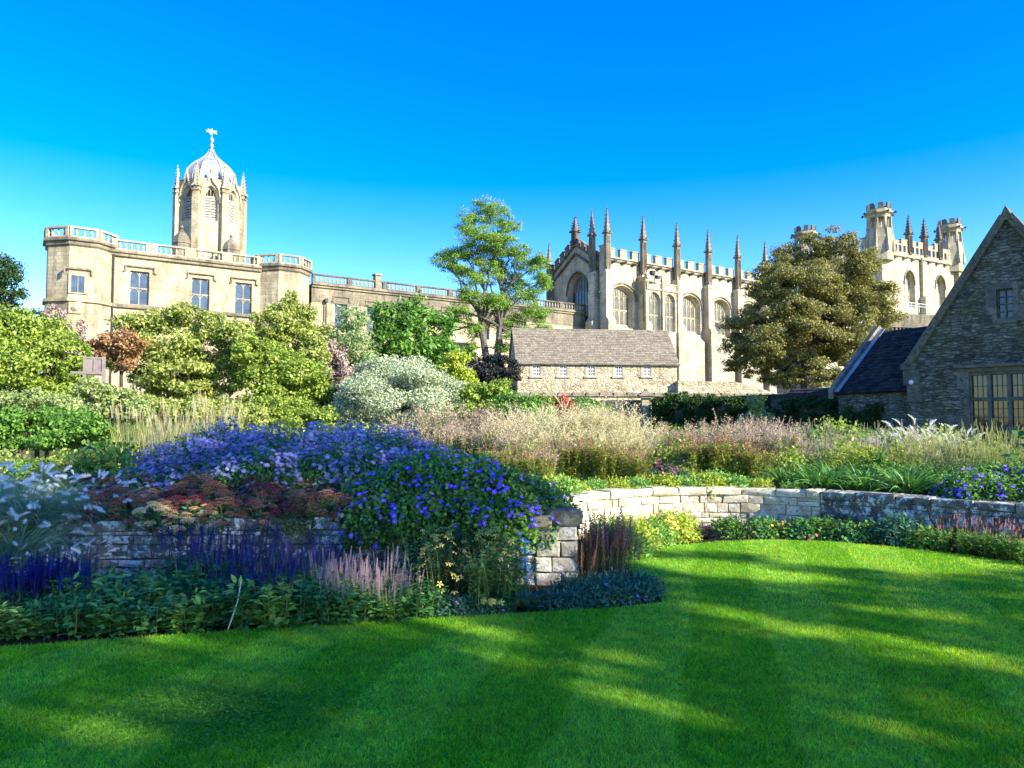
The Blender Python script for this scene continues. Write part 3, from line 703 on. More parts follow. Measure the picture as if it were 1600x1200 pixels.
# parapet bits, buttresses with pinnacles
def pinnacle_mesh(w, hs, hp, mm):
    """panelled square shaft hs high and crocketed spire hp high"""
    mb = MB(); mb.box(-w / 2, w / 2, -w / 2, w / 2, 0, hs)
    for sx in (-1, 1):
        mb.box(sx * w * .56 - .04, sx * w * .56 + .04, -w * .42, w * .42, hs * .1, hs * .92)
        for s2 in (-.3, .0, .3): mb.box(s2 * w - .035, s2 * w + .035, -w * .58, w * .58, hs * .1 , hs * .93)
    mb.box(-w * .78, w * .78, -w * .78, w * .78, hs, hs + .16)
    for sx, sy in ((-1, 0), (1, 0), (0, -1), (0, 1), (-.7, -.7), (.7, .7), (-.7, .7), (.7, -.7)):
        v, f_ = octa((sx * w * .86, sy * w * .86, hs + .18), w * .2); mb.add(v, f_)
    mb.prism([(-w * .5, -w * .5), (w * .5, -w * .5), (w * .5, w * .5), (-w * .5, w * .5)], lambda p, k: (p[0] * (1 if k == 0 else .16), p[1] * (1 if k == 0 else .16), hs + .16 if k == 0 else hs + hp * .9))
    for i in range(6):
        t = (i + .4) / 6; z = hs + .2 + (hp * .85) * t; r_ = w * (.58 - .42 * t)
        for a in range(4):
            c, s_ = math.cos(PI / 4 + a * PI / 2), math.sin(PI / 4 + a * PI / 2); v, f_ = octa((c * r_ * 1.32, s_ * r_ * 1.32, z), w * (.19 - .09 * t), w * .15); mb.add(v, f_)
    v, f_ = octa((0, 0, hs + hp * .91), w * .3, w * .2); mb.add(v, f_); v, f_ = octa((0, 0, hs + hp * .98), w * .13, w * .3); mb.add(v, f_)
    ob = mb.build('pinnacle', mm); me = ob.data; bpy.data.objects.remove(ob); return me
def put(me, parent, loc, rz=0, name='pinnacle', s=1.0):
    o = bpy.data.objects.new(name, me); C.objects.link(o); o.parent = parent; o.location = loc; o.rotation_euler = (0, 0, rz); o.scale = (s, s, s); return o
pm = pinnacle_mesh(.72, .5, 3.6, M['trim_pale'])
bm_ = MB(); bm_.box(-.5, .5, -.55, .75, z0w, tz(318)); bm_.box(-.42, .42, -.45, .7, tz(318), tz(312) ); bm_.box(-.55, .55, -.6, .7, tz(312) - .12, tz(312) + .06)
ob = bm_.build('buttress', M['ashlar']); bme = ob.data; bpy.data.objects.remove(ob)
for k in range(8):
    a = -PI / 2 + PI / 8 + k * PI / 4
    put(bme, root, (math.cos(a) * R, math.sin(a) * R, 0), a + PI / 2, 'buttress'); put(pm, root, (math.cos(a) * R * 1.02, math.sin(a) * R * 1.02, tz(312)), a + PI / 2)
mb = MB(); mb.lathe([(R * .98, zt - .3), (R * 1.0, zt - .2), (R * 1.0, zt + .0), (R * .8, zt + .05)], 8, (0, 0), PI / 8); mb.build('parapet', M['trim'], root)
dp = [(42, 300), (41.5, 292), (40, 282), (37, 274), (34.5, 269), (30.5, 264), (25, 258.5), (16.5, 252), (10, 246), (6, 241), (4.0, 237), (3.0, 234)]
mb = MB(); fine = []
for i in range(len(dp) - 1):
    for j in range(3): t = j / 3; fine.append((dp[i][0] * (1 - t) + dp[i + 1][0] * t, dp[i][1] * (1 - t) + dp[i + 1][1] * t))
fine.append(dp[-1])
mb.lathe([(r * pxm, tz(y)) for r, y in fine], 8, (0, 0), PI / 8); dome = mb.build('dome', M['lead'], root)
mb = MB()
for k in range(16):
    a = PI / 8 + k * PI / 8; q = math.cos(PI / 8) if k % 2 else 1.0
    mb.tube([(math.cos(a) * (r * pxm * q + .03), math.sin(a) * (r * pxm * q + .03), tz(y)) for r, y in fine], [.09 if k % 2 == 0 else .045] * len(fine), 5)
mb.build('dome_rib', M['lead'], dome)
mb = MB()
for k in range(8):
    a = -PI / 2 + k * PI / 4 + .28; r_ = 36 * pxm * .95; mb.lathe([(.3, tz(293)), (.34, tz(290)), (.25, tz(287.5)), (.02, tz(285.5))], 6, (math.cos(a) * r_, math.sin(a) * r_))
mb.build('dome_vent', M['dark_iron'], dome)
mb = MB(); mb.lathe([(x * pxm, tz(y)) for x, y in ((2.4, 240), (4.6, 237), (4.8, 235.5), (2.2, 234), (1.6, 231.5), (3.3, 229.5), (3.5, 227.5), (1.6, 225), (1.4, 222.5), (3.2, 220.5), (3.3, 218), (1.2, 215.5), (.7, 212), (.5, 201))], 12); fin = mb.build('finial', M['lead'], root, True)
vz = tz(206); mb = MB(); mb.prism([(-.8, -.05), (-.3, -.15), (-.2, -.5), (.1, -.12), (.75, -.3), (.55, .0), (.72, .22), (.2, .16), (.0, .55), (-.18, .2), (-.6, .42), (-.45, .12), (-.85, .2)], lambda p, k: (p[0], .04 * (k * 2 - 1), vz + p[1])); mb.build('weathervane', M['gilt'], root)
for px, Y in ((284, 106), (361, 106)):
    c = at(px, 380, Y); zt_ = at(px, 352 if px < 300 else 366, Y).z; zb_ = at(px, 385 if px < 300 else 395, Y).z; h = zt_ - zb_; rl = (Vector((c.x, c.y, 0)) - Vector((tc.x, tc.y, 0))); rl.rotate(Matrix.Rotation(-ang, 3, 'Z'))
    mb = MB(); mb.lathe([(1.15, 10), (1.15, zb_ + h * .1), (1.25, zb_ + h * .12), (1.2, zb_ + h * .25), (1.0, zb_ + h * .45), (.55, zb_ + h * .63), (.2, zb_ + h * .74), (.12, zb_ + h * .82), (.28, zb_ + h * .87), (.18, zb_ + h * .92), (.05, zt_)], 8, (rl.x, rl.y), PI / 8)
    mb.build('stair_cupola', M['trim'], root)

# ================================================================ GREAT HALL
O3 = (12.5, 100.0); HL = 41.0; HW = 12.0; BAY = 6.75
hz_par = 25.0       # top of merlons
root = empty('great_hall', (O3[0], O3[1], 0), TH, 'great hall with row of tall crocketed pinnacles and arched windows', 'building')
def hz(px, py, yo=0): return uz(px, py, O3, yo)
wtop = hz(950, 443)[1]; wsill = hz(966, 506)[1]; wspr = hz(950, 459)[1]
ops = [(i * BAY + BAY / 2, 4.3, wsill - .5, wspr, wtop - wspr) for i in range(6)]
mb = MB(); panel(mb, 0, HL, 0, hz_par - 1.0, ops, .9, splay=.35)
mb.add([(HL, 0, 0), (HL, HW, 0), (HL, HW, hz_par - 1), (HL, 0, hz_par - 1)], [(0, 1, 2, 3)]); mb.add([(0, HW, 0), (HL, HW, 0), (HL, HW, hz_par - 1), (0, HW, hz_par - 1)], [(3, 2, 1, 0)])
mb.build('south_wall', M['ashlar_pale'], root)
for i, (u, w_, a, b, r_) in enumerate(ops):
    if i == 1: continue
    window(root, u, 3.6, wsill + .05, b - .05, r_ - .22, .85, 4, (wsill + (b - wsill) * .52,), 'trim_pale', 'glass_lead', .2, hood=.62)
    mb = MB(); mb.add([(u - 2.1, -.75, wsill - 1.6), (u + 2.1, -.75, wsill - 1.6), (u + 1.9, .9, wsill), (u - 1.9, .9, wsill), (u - 2.1, -.75, 0), (u + 2.1, -.75, 0), (u - 2.1, 0, wsill - 1.6), (u + 2.1, 0, wsill - 1.6)], [(0, 1, 2, 3), (4, 5, 1, 0), (0, 3, 6), (1, 7, 2), (4, 0, 6), (5, 7, 1)])
    mb.add([(u - 2.1, -.75, 0), (u - 2.1, 0, 0), (u - 2.1, 0, wsill - 1.6), (u - 2.1, -.75, wsill - 1.6)], [(0, 1, 2, 3)]); mb.add([(u + 2.1, -.75, 0), (u + 2.1, 0, 0), (u + 2.1, 0, wsill - 1.6), (u + 2.1, -.75, wsill - 1.6)], [(3, 2, 1, 0)])
    mb.build('sill_block', M['ashlar_pale'], root)
zs_ = hz(975, 411)[1]
mb = MB(); mb.box(0, HL, -.16, .05, zs_ - .1, zs_ + .12)
for i in range(18):
    u = BAY * (i // 3) + BAY * (.22 + .28 * (i % 3)); v, f_ = octa((u, -.3, zs_ - .05), .42, .32); mb.add(v, f_); v, f_ = octa((u + .25, -.42, zs_ + .08), .24); mb.add(v, f_)
mb.build('carved_cornice', M['trim_dark'], root)
def merlons(mb, a, b, z0, hgap, hmer, thick, n, phase=.5):
    """battlement along plan segment a-b (z0 may slope as tuple)"""
    a = Vector(a); b = Vector(b); za, zb = z0 if isinstance(z0, tuple) else (z0, z0); d = b - a; L = d.length; d.normalize(); nn = Vector((d.y, -d.x)) * thick / 2
    def bar(s0, s1, h0, h1, ex=0.0):
        e = nn * (1 + ex); P = [a + d * s0 + e, a + d * s1 + e, a + d * s1 - e, a + d * s0 - e]; S = [s0, s1, s1, s0]
        vs = [(p.x, p.y, za + (zb - za) * s / L + h0) for p, s in zip(P, S)] + [(p.x, p.y, za + (zb - za) * s / L + h1) for p, s in zip(P, S)]
        mb.add(vs, [(3, 2, 1, 0), (4, 5, 6, 7), (0, 1, 5, 4), (1, 2, 6, 5), (2, 3, 7, 6), (3, 0, 4, 7)], .5)
    bar(0, L, 0, hgap); st = L / n
    for i in range(n):
        s0 = (i + phase - .28) * st; bar(s0, s0 + .56 * st, hgap, hmer, 0); bar(max(s0 - .06, 0), min(s0 + .56 * st + .06, L), hmer, hmer + .14, .3)
        if i: pass
for i in range(6):
    mb = MB(); merlons(mb, (i * BAY, .02), ((i + 1) * BAY, .02), hz_par - 1.0, .2, 1.25, .5, 3); o_ = mb.build('battlement', M['trim_pale'], root)
# buttresses and pinnacles
pmh = pinnacle_mesh(.66, hz(1002, 372, -1.4)[1] - hz(1002, 428, -1.4)[1], 3.8, M['trim'])
zb_sh = hz(1002, 428, -1.4)[1]; zset = hz(1002, 447)[1]
bb = MB()
def buttress(mb, w, z_l, z_m, z_t):
    mb.box(-w / 2, w / 2, -1.55, .0, 0, z_l); mb.add([(-w / 2, -1.55, z_l), (w / 2, -1.55, z_l), (w / 2, -1.05, z_l + .6), (-w / 2, -1.05, z_l + .6), (-w / 2, 0, z_l), (w / 2, 0, z_l), (w / 2, 0, z_l + .6), (-w / 2, 0, z_l + .6)], [(0, 1, 2, 3), (0, 3, 7, 4), (1, 5, 6, 2), (3, 2, 6, 7)])
    mb.box(-w * .44, w * .44, -1.05, .0, z_l + .6, z_t)
    mb.box(-w * .5, w * .5, -1.12, .0, z_m, z_m + .22); mb.add([(-w * .5, -1.15, z_t), (w * .5, -1.15, z_t), (w * .42, -.95, z_t + .5), (-w * .42, -.95, z_t + .5), (-w * .5, 0, z_t), (w * .5, 0, z_t), (w * .42, 0, z_t + .5), (-w * .42, 0, z_t + .5)], [(0, 1, 2, 3), (0, 3, 7, 4), (1, 5, 6, 2), (3, 2, 6, 7)])
    mb.box(-w * .62, w * .62, -1.75, .0, 0, 6.4); mb.add([(-w * .62, -1.75, 6.4), (w * .62, -1.75, 6.4), (w * .5, -1.55, 6.9), (-w * .5, -1.55, 6.9)], [(0, 1, 2, 3)])
zl = hz(1098, 515, -1.5)[1]
buttress(bb, 1.35, zl, zspr := wspr - .3, zb_sh - .45)
ob = bb.build('buttress', M['ashlar_pale']); hbm = ob.data; bpy.data.objects.remove(ob)
for i in range(7):
    x = i * BAY; put(hbm, root, (x, 0, 0), 0, 'buttress'); put(pmh, root, (x, -.62, zb_sh), 0)
# west gable
gz = 27.3; gl_ = 23.3
gl0, gl1 = 6.7 - 2.5, 6.7 + 2.5; gw = hz(0, 0)
mb = MB(); MBg = MB()
MBg_ops = [(6.3, 4.4, 13.0, 20.4, 2.6)]
panel(MBg, 0, HW, 0, 23.0, MBg_ops, .8, splay=.3)
MBg.add([(0, 0, 23.0), (HW, 0, 23.0), (HW, 0, gl_ - .3), (HW / 2, 0, gz - .6), (0, 0, gl_ - .3)], [(0, 1, 2, 3, 4)], .5)
gf = MBg.build('west_gable', M['ashlar'], root); gf.matrix_local = Matrix.Rotation(-PI / 2, 4, 'Z') @ Matrix.Translation((-HW, 0, 0))
window(gf, 6.3, 3.8, 13.2, 20.2, 2.3, .7, 6, (16.6,), 'trim', 'glass_dark', .2, hood=.45, hood_m='trim_dark')
mb = MB(); merlons(mb, (0, -.05), (HW / 2, -.05), (gl_ - .4, gz - .6), .35, 1.2, .5, 5); merlons(mb, (HW / 2, -.05), (HW, -.05), (gz - .6, gl_ - .4), .35, 1.2, .5, 5)
mb.strip([(0, gl_ - 1.5), (HW / 2, gz - 1.75), (HW, gl_ - 1.5)], .28, -.35, .1); mb.build('gable_battlement', M['trim_dark'], gf)
put(pinnacle_mesh(.85, 1.7, 2.4, M['trim_dark']), gf, (HW / 2, -.1, gz - .4), 0, 'gable_finial')
pg = pinnacle_mesh(.8, 4.2, 2.9, M['trim_dark'])
put(hbm, root, (0, 1.5, 0), -PI / 2, 'buttress'); put(pmh, root, (-.75, 1.6, zb_sh), -PI / 2)
put(pmh, root, (-.6, HW - .5, zb_sh - 2.6), -PI / 2); put(hbm, root, (0, HW - .5, -2.6), -PI / 2, 'buttress')
mb = MB(); mb.box(-.45, .45, -.45, .45, 0, hz_par + .4); mb.box(-.55, .55, -.55, .55, zb_sh - 3, zb_sh - 2.7); mb.box(-.55, .55, -.55, .55, hz_par + .4, hz_par + .6); mb.build('stair_turret', M['ashlar'], root)
# roof
mb = MB(); mb.add([(.3, .3, 23), (HL, .3, 23), (HL, HW / 2, 25.4), (.3, HW / 2, 25.4), (.3, HW - .3, 23), (HL, HW - .3, 23)], [(0, 1, 2, 3), (3, 2, 5, 4)]); mb.build('roof', M['lead'], root)
# oriel bay window in the second bay
ya = -1.6; oa = hz(1009, 470, ya)[0]; ob_ = hz(1059, 470, ya)[0]; oz = hz(1030, 444, ya)[1]; of = hz(1030, 456, ya)[1]; osl = hz(1030, 517, ya)[1]
osp = of - 1.1; wd = (ob_ - oa)
mb = MB(); panel(mb, oa, ob_, 3, oz, [(oa + wd * .27, wd * .36, osl, osp, 1.0), (oa + wd * .74, wd * .36, osl, osp, 1.0)], .5, ya, splay=.12)
ori = mb.build('oriel_bay', M['ashlar_pale'], root)
for q in (.27, .74): window(ori, oa + wd * q, wd * .33, osl + .1, osp - .1, .9, ya + .45, 3, (osl + (osp - osl) * .5,), 'trim_pale', 'glass_lead', .15)
mb = MB(); panel(mb, 0, -ya, 3, oz, [(.8, .9, osl, osp, .7)], .4, splay=.1); sd = mb.build('oriel_side', M['ashlar'], ori); sd.matrix_local = Matrix.Translation((oa, 0, 0)) @ Matrix.Rotation(-PI / 2, 4, 'Z')
window(sd, .8, .75, osl + .1, osp - .1, .8, .35, 2, (osl + (osp - osl) * .5,), 'trim', 'glass_dark', .13)
mb = MB(); mb.add([(ob_, ya, 3), (ob_, 0, 3), (ob_, 0, oz), (ob_, ya, oz)], [(0, 1, 2, 3)]); mb.add([(oa, ya, oz - .3), (ob_, ya, oz - .3), (ob_, 0, oz - .3), (oa, 0, oz - .3)], [(0, 1, 2, 3)])
mb.box(oa - .15, ob_ + .15, ya - .16, ya + .05, of + .15, of + .35); mb.box(oa - .1, ob_ + .1, ya - .1, ya + .2, oz, oz + .22); mb.box(oa - .1, oa + .2, ya + .2, 0, oz, oz + .22); mb.box(ob_ - .2, ob_ + .1, ya + .2, 0, oz, oz + .22)
mb.build('oriel_parapet', M['trim_pale'], ori)
ps = pinnacle_mesh(.3, oz - of + 1.6, 1.5, M['trim_pale'])
for x, y in ((oa, ya), (oa + wd * .5, ya - .1), (ob_, ya)):
    put(ps, ori, (x, y, of - 1.2))
mb = MB()
for x, y in ((oa, ya), (oa + wd * .5, ya - .1), (ob_, ya)): mb.box(x - .24, x + .24, y - .35, y + .1, 3, osl); mb.box(x - .17, x + .17, y - .2, y + .1, osl, of)
mb.build('oriel_shaft', M['trim_pale'], ori)
# flood lamp cluster above the oriel
u, z = hz(1023, 431, -2.4); mb = MB(); mb.tube([(u, -2.4, oz - .3), (u, -2.4, z)], [.06, .06]); mb.box(u - .75, u + .75, -2.5, -2.3, z, z + .12); mb.box(u - .85, u - .25, -2.8, -2.2, z + .12, z + .6); mb.box(u + .2, u + .8, -2.75, -2.2, z - .35, z + .05); mb.build('floodlight', M['dark_iron'], ori)

# ================================================================ BELL TOWER
TB = math.radians(29); O4c = at(1378, 400, 128); O4 = (O4c.x, O4c.y)
def bz(px, py, yo=0): return on_wall(px, py, O4, TB, yo)
bw = bz(1494, 400)[0] ; bd = 17.0
root = empty('bell_tower', (O4[0], O4[1], 0), TB, 'square pale bell tower with battlemented corner turrets above the right trees', 'tower')
ptop = bz(1440, 381)[1]; pbot = bz(1440, 404)[1]
wa = bz(1421, 447)[0]; wb = bz(1469, 452)[0]; w0 = bz(1421, 480)[1]; w1 = bz(1421, 440)[1]; wr = bz(1421, 421)[1] - w1
mb = MB(); panel(mb, 0, bw, 0, pbot, [(wa, 3.2, w0, w1, wr), (wb, 3.2, w0, w1, wr)], .9, splay=.35); mb.build('front_wall', M['ashlar_pale'], root)
for c_ in (wa, wb): window(root, c_, 2.4, w0 + .2, w1 - .1, wr - .35, .85, 2, (w0 + (w1 - w0) * .5,), 'trim_pale', 'louvre', .22, hood=.35, sub='louvre_panel')
mb = MB(); mb.add([(0, 0, 0), (0, bd, 0), (0, bd, pbot), (0, 0, pbot)], [(0, 1, 2, 3)]); mb.add([(bw, 0, 0), (bw, bd, 0), (bw, bd, pbot), (bw, 0, pbot)], [(3, 2, 1, 0)]); mb.add([(0, bd, 0), (bw, bd, 0), (bw, bd, pbot), (0, bd, pbot)], [(0, 1, 2, 3)]); mb.add([(0, 0, pbot), (bw, 0, pbot), (bw, bd, pbot), (0, bd, pbot)], [(0, 1, 2, 3)]); mb.build('side_wall', M['ashlar_pale'], root)
mb = MB(); mb.box(-.2, bw + .2, -.3, .0, pbot - .3, pbot)
for i in range(9): v, f_ = octa((bw * (i + .5) / 9, -.4, pbot - .45), .5, .4); mb.add(v, f_)
mb.box(bw * .5 - .55, bw * .5 + .55, -1.1, 0, 0, bz(1445, 465)[1]); mb.box(bw * .5 - .3, bw * .5 + .3, -.55, 0, bz(1445, 465)[1], pbot)
mb.box(-.9, .7, -.9, .7, 0, bz(1380, 440)[1]); mb.box(bw - .6, bw + .9, -.8, .7, 0, pbot - 1)
mb.build('buttress', M['ashlar_pale'], root)
def pierced(a, b, n):
    mb = MB(); A = Vector(a); B = Vector(b); d = (B - A); L = d.length; d.normalize(); nn = Vector((d.y, -d.x)) * .22
    def bar(s0, s1, h0, h1, e=1.0):
        P = [A + d * s0 + nn * e, A + d * s1 + nn * e, A + d * s1 - nn * e, A + d * s0 - nn * e]; mb.prism([(p.x, p.y) for p in P], lambda p, k: (p[0], p[1], h0 if k == 0 else h1), .5)
    h = ptop - pbot; bar(0, L, pbot, pbot + h * .18, 1.3); bar(0, L, pbot + h * .62, pbot + h * .72); st = L / n
    for i in range(n * 2): bar((i + .25) * st / 2, (i + .6) * st / 2, pbot + h * .18, pbot + h * .62)
    for i in range(n):
        hh = h * (1.0 if i % 2 == 0 else .85) + (h * .12 if i % 3 == 0 else 0); bar((i + .15) * st, (i + .8) * st, pbot + h * .72, pbot + hh); bar((i + .08) * st, (i + .87) * st, pbot + hh, pbot + hh + .14, 1.3)
    mb.build('pierced_parapet', M['trim_pale'], root)
pierced((0, 0), (bw, 0), 9); pierced((0, bd), (0, 0), 8)
pb = pinnacle_mesh(.85, 3.6, 3.6, M['trim_dark'])
for px, py in ((1420, 345), (1444, 349), (1467, 354)): u = bz(px, 400)[0]; put(pb, root, (u, -.1, pbot + .3))
def lantern_turret(x, y, ztop, R=2.05):
    t = ztop - pbot; mb = MB(); rot = PI / 8; k_ = [(R * 1.08, pbot - 1.5), (R * 1.08, pbot + t * .12), (R * 1.1, pbot + t * .3), (R * .98, pbot + t * .48)]
    mb.lathe(k_, 8, (x, y), rot)
    for k in range(8):
        a = rot + k * PI / 4; mb.lathe([(.3, pbot + t * .48), (.28, pbot + t * .72)], 4, (x + math.cos(a) * R * .88, y + math.sin(a) * R * .88), a + PI / 4)
        mb.add([(x + math.cos(a) * R * 1.3, y + math.sin(a) * R * 1.3, pbot)] + [(x + math.cos(a + e) * R * 1.15, y + math.sin(a + e) * R * 1.15, pbot) for e in (-.14, .14)] + [(x + math.cos(a) * R * 1.0, y + math.sin(a) * R * 1.0, pbot + t * .6)], [(0, 1, 3), (0, 3, 2), (1, 2, 3)])
    mb.lathe([(.7, pbot + t * .45), (.7, pbot + t * .75)], 8, (x, y), rot)
    mb.lathe([(R * .95, pbot + t * .71), (R * 1.0, pbot + t * .76), (R * 1.2, pbot + t * .79), (R * 1.2, pbot + t * .82), (R * .98, pbot + t * .83), (R * .98, pbot + t * .88), (R * .7, pbot + t * .88)], 8, (x, y), rot)
    b = mb.build('corner_turret', M['trim_pale'], root); mb = MB()
    for k in range(8):
        a = k * PI / 4; c, s_ = math.cos(a), math.sin(a); ap_ = R * .92
        q = [(ap_ - .25, -.42), (ap_ + .05, -.42), (ap_ + .05, .42), (ap_ - .25, .42)]
        mb.prism([(x + c * p[0] - s_ * p[1], y + s_ * p[0] + c * p[1]) for p in q], lambda p, kk: (p[0], p[1], pbot + t * .88 if kk == 0 else ztop), .5)
    for k in range(8):
        a = rot + k * PI / 4; v, f_ = octa((x + math.cos(a) * R * 1.3, y + math.sin(a) * R * 1.3, pbot + t * .80), .32); mb.add(v, f_)
    mb.build('turret_battlement', M['trim_dark'], b)
lantern_turret(.6, .8, bz(1378, 318)[1]); lantern_turret(bw - .4, .8, bz(1490, 343)[1], 1.95)
lantern_turret(.6, bd - .6, bz(1378, 318)[1] - .4)
mb = MB(); r0 = bz(1400, 478, -1.5); 
for i in range(7): mb.tube([(1 + i * 2.2, -3, r0[1] - 1), (1 + i * 2.2, -3, r0[1] + .5)], [.05, .05], 5)
mb.tube([(1, -3, r0[1] + .5), (14.2, -3, r0[1] + .5)], [.05, .05], 5); mb.tube([(1, -3, r0[1]), (14.2, -3, r0[1])], [.04, .04], 5); mb.build('roof_railing', M['white_paint'], root)

# ================================================================ CORNICED LODGING BLOCK behind the right trees
O5c = at(1386, 500, 84); O5 = (O5c.x, O5c.y); TC = math.radians(14)
root = empty('corniced_block', (O5[0], O5[1], 0), TC, 'cream building with heavy dentil cornice between the hall tree and the dark gable', 'building')
t5 = on_wall(1386, 490, O5, TC)[1]; mb = MB(); panel(mb, -9, 22, 0, t5 - .2, [(-7 + 2.1 * i, 1.0, 5.0, 6.9, 0) for i in range(4)], .3); mb.add([(-9, 0, 0), (-9, 8, 0), (-9, 8, t5), (-9, 0, t5)], [(0, 1, 2, 3)]); mb.add([(-9, 0, t5 - .2), (22, 0, t5 - .2), (22, 8, t5 - .2), (-9, 8, t5 - .2)], [(0, 1, 2, 3)]); mb.build('wall', M['ashlar_pale'], root)
mb = MB(); mb.box(0, 22, -.35, -.02, t5 - 1.15, t5); mb.box(0, 22, -.6, -.03, t5 - 1.6, t5 - 1.15); mb.build('cornice', M['trim'], root)
mb = MB()
for i in range(40): mb.box(.2 + i * .5, .42 + i * .5, -.5, -.02, t5 - 1.95, t5 - 1.61)
mb.build('dentil_row', M['trim_dark'], root)
mb = MB(); mb.box(0, 22, -.1, -.02, t5 - 4, t5 - 1.62); mb.build('frieze', M['ashlar_pale'], root)
for i in range(4): window(root, -7 + 2.1 * i, 1.0, 5.0, 6.9, 0, .2, 2, (6.0,), 'trim_pale', 'glass_dark', .1)

# boundary wall of pale stone below the tall tree
tw = at(805, 541, 62); tw2 = at(688, 533, 58)
root = empty('terrace_wall', (tw2.x, tw2.y, 0), math.atan2(tw.y - tw2.y, tw.x - tw2.x), 'sunlit pale terrace wall seen behind the trunk of the tall thin tree', 'wall')
L = math.hypot(tw.y - tw2.y, tw.x - tw2.x) + 2; mb = MB(); mb.box(-3, L, 0, .5, 0, tw.z - .25); mb.build('stonework', M['ashlar_pale'], root); mb = MB(); mb.box(-3.1, L, -.12, .62, tw.z - .25, tw.z, top=.08); mb.build('coping', M['trim_pale'], root)
# ================================================================ COTTAGE AND GARDEN WALL
Y1 = 48.0; c0 = at(809, 600, Y1); c1 = at(1058, 600, 49.3)
TCo = math.atan2(c1.y - c0.y, c1.x - c0.x); CL = math.hypot(c1.x - c0.x, c1.y - c0.y); OC = (c0.x, c0.y)
def cz(px, py, yo=0): return on_wall(px, py, OC, TCo, yo)
root = empty('stone_cottage', (OC[0], OC[1], 0), TCo, 'low rubble stone cottage with long stone slate roof and five small white windows', 'cottage')
ez = cz(809, 569)[1]; ops = []
for px in (838, 880, 923, 966.5, 1011): u, z1_ = cz(px, 570.5); _, z0_ = cz(px, 588); ops.append((u, .52, z0_, ez - .04, 0))
D = 4.6; rzg = cz(850, 516.5, D / 2)[1]
mb = MB(); panel(mb, 0, CL, 0.0, ez, ops, .16)
mb.add([(0, 0, 0.0), (0, D, 0.0), (0, D, ez), (0, D / 2, rzg - .08), (0, 0, ez)], [(0, 1, 2, 3, 4)], .5); mb.add([(CL, 0, 0.0), (CL, D, 0.0), (CL, D, ez), (CL, D / 2, rzg - .08), (CL, 0, ez)], [(4, 3, 2, 1, 0)], .5); mb.add([(0, D, 0.0), (CL, D, 0.0), (CL, D, ez), (0, D, ez)], [(0, 1, 2, 3)], .5)
mb.build('wall', M['rubble'], root)
mb = MB()
for u, w_, a, b, _ in ops:
    mb = MB(); mb.box(u - w_ / 2 - .16, u - w_ / 2, -.012, .02, a, b); mb.box(u + w_ / 2, u + w_ / 2 + .16, -.012, .02, a, b); mb.box(u - w_ / 2 - .2, u + w_ / 2 + .2, -.09, .02, a - .1, a + .001); mb.build('window_surround', M['trim_pale'], root)
mb = MB(); mb.box(-.02, .2, -.015, .0, 0.0, ez); mb.build('corner_stones', M['trim_pale'], root)
for u, w_, a, b, _ in ops:
    mb = MB()
    for x in (-w_ / 2 + .03, -.0, w_ / 2 - .03): mb.box(u + x - .03, u + x + .03, .03, .07, a, b)
    for k in range(4): z = a + .03 + (b - a - .06) * k / 3; mb.box(u - w_ / 2, u + w_ / 2, .028, .068, z - .022, z + .022)
    for x in (-w_ / 4, w_ / 4): mb.box(u + x - .012, u + x + .012, .032, .066, a, b)
    f = mb.build('window', M['white_paint'], root); g = MB(); g.add([(u - w_ / 2, .075, a), (u + w_ / 2, .075, a), (u + w_ / 2, .075, b), (u - w_ / 2, .075, b)], [(0, 1, 2, 3)]); g.build('pane', M['glass'], f)
def slate_roof(mb, A, B, E, slope_len, rows, cw, over=.0, th=.03, jz=.01):
    """slates from eave line A-B going up direction E (unit vectors), rows of overlapping slabs"""
    A = Vector(A); B = Vector(B); E = Vector(E).normalized(); d = B - A; L = d.length; d.normalize(); n = d.cross(E).normalized()
    if n.z < 0: n = -n
    ex = slope_len / rows
    for r in range(rows):
        s = -random.uniform(0, cw); e = ex * (1.15 - .3 * r / rows)
        while s < L:
            w_ = cw * random.uniform(.7, 1.35); a = max(s, 0); b = min(s + w_ - .012, L)
            if b - a > .03:
                z0 = r * ex + random.uniform(-.015, .015); t0 = th * 1.7 + random.uniform(0, jz); q = []
                for ss, uu, hh in ((a, z0, t0), (b, z0, t0 + random.uniform(-jz, jz)), (b, z0 + ex * 1.5, th * .5), (a, z0 + ex * 1.5, th * .5)): q.append(A + d * ss + E * min(uu, slope_len) + n * hh)
                q += [p - n * th for p in q]
                mb.add(q, [(0, 1, 2, 3), (4, 5, 1, 0), (5, 6, 2, 1), (7, 4, 0, 3)])
            s += w_
ov = .10; rh = rzg - ez; sl = math.hypot(D / 2, rh); E = (0, D / 2 / sl, rh / sl)
mb = MB(); s_eave = ov
a0 = (-.12, -ov * E[1] * 1.0, ez - ov * E[2] + .13)
slate_roof(mb, a0, (CL + .15, a0[1], a0[2]), E, sl + ov, 20, .26)
slate_roof(mb, (-.12, D + ov * E[1], a0[2]), (CL + .15, D + ov * E[1], a0[2]), (0, -E[1], E[2]), sl + ov, 20, .26)
mb.add([(-.1, a0[1], a0[2]), (CL + .13, a0[1], a0[2]), (CL + .13, D / 2, rzg), (-.1, D / 2, rzg)], [(0, 1, 2, 3)]); mb.add([(-.1, D - a0[1], a0[2]), (CL + .13, D - a0[1], a0[2]), (CL + .13, D / 2, rzg), (-.1, D / 2, rzg)], [(3, 2, 1, 0)])
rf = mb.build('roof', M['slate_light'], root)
mb = MB(); s = 0
while s < CL: mb.prism([(-.16, -.1), (0, .07), (.16, -.1)], lambda p, k: (s + (0 if k == 0 else .44) - .1, D / 2 + p[0], rzg + .07 + p[1])); s += .46
mb.build('ridge_tiles', M['slate_light'], rf)
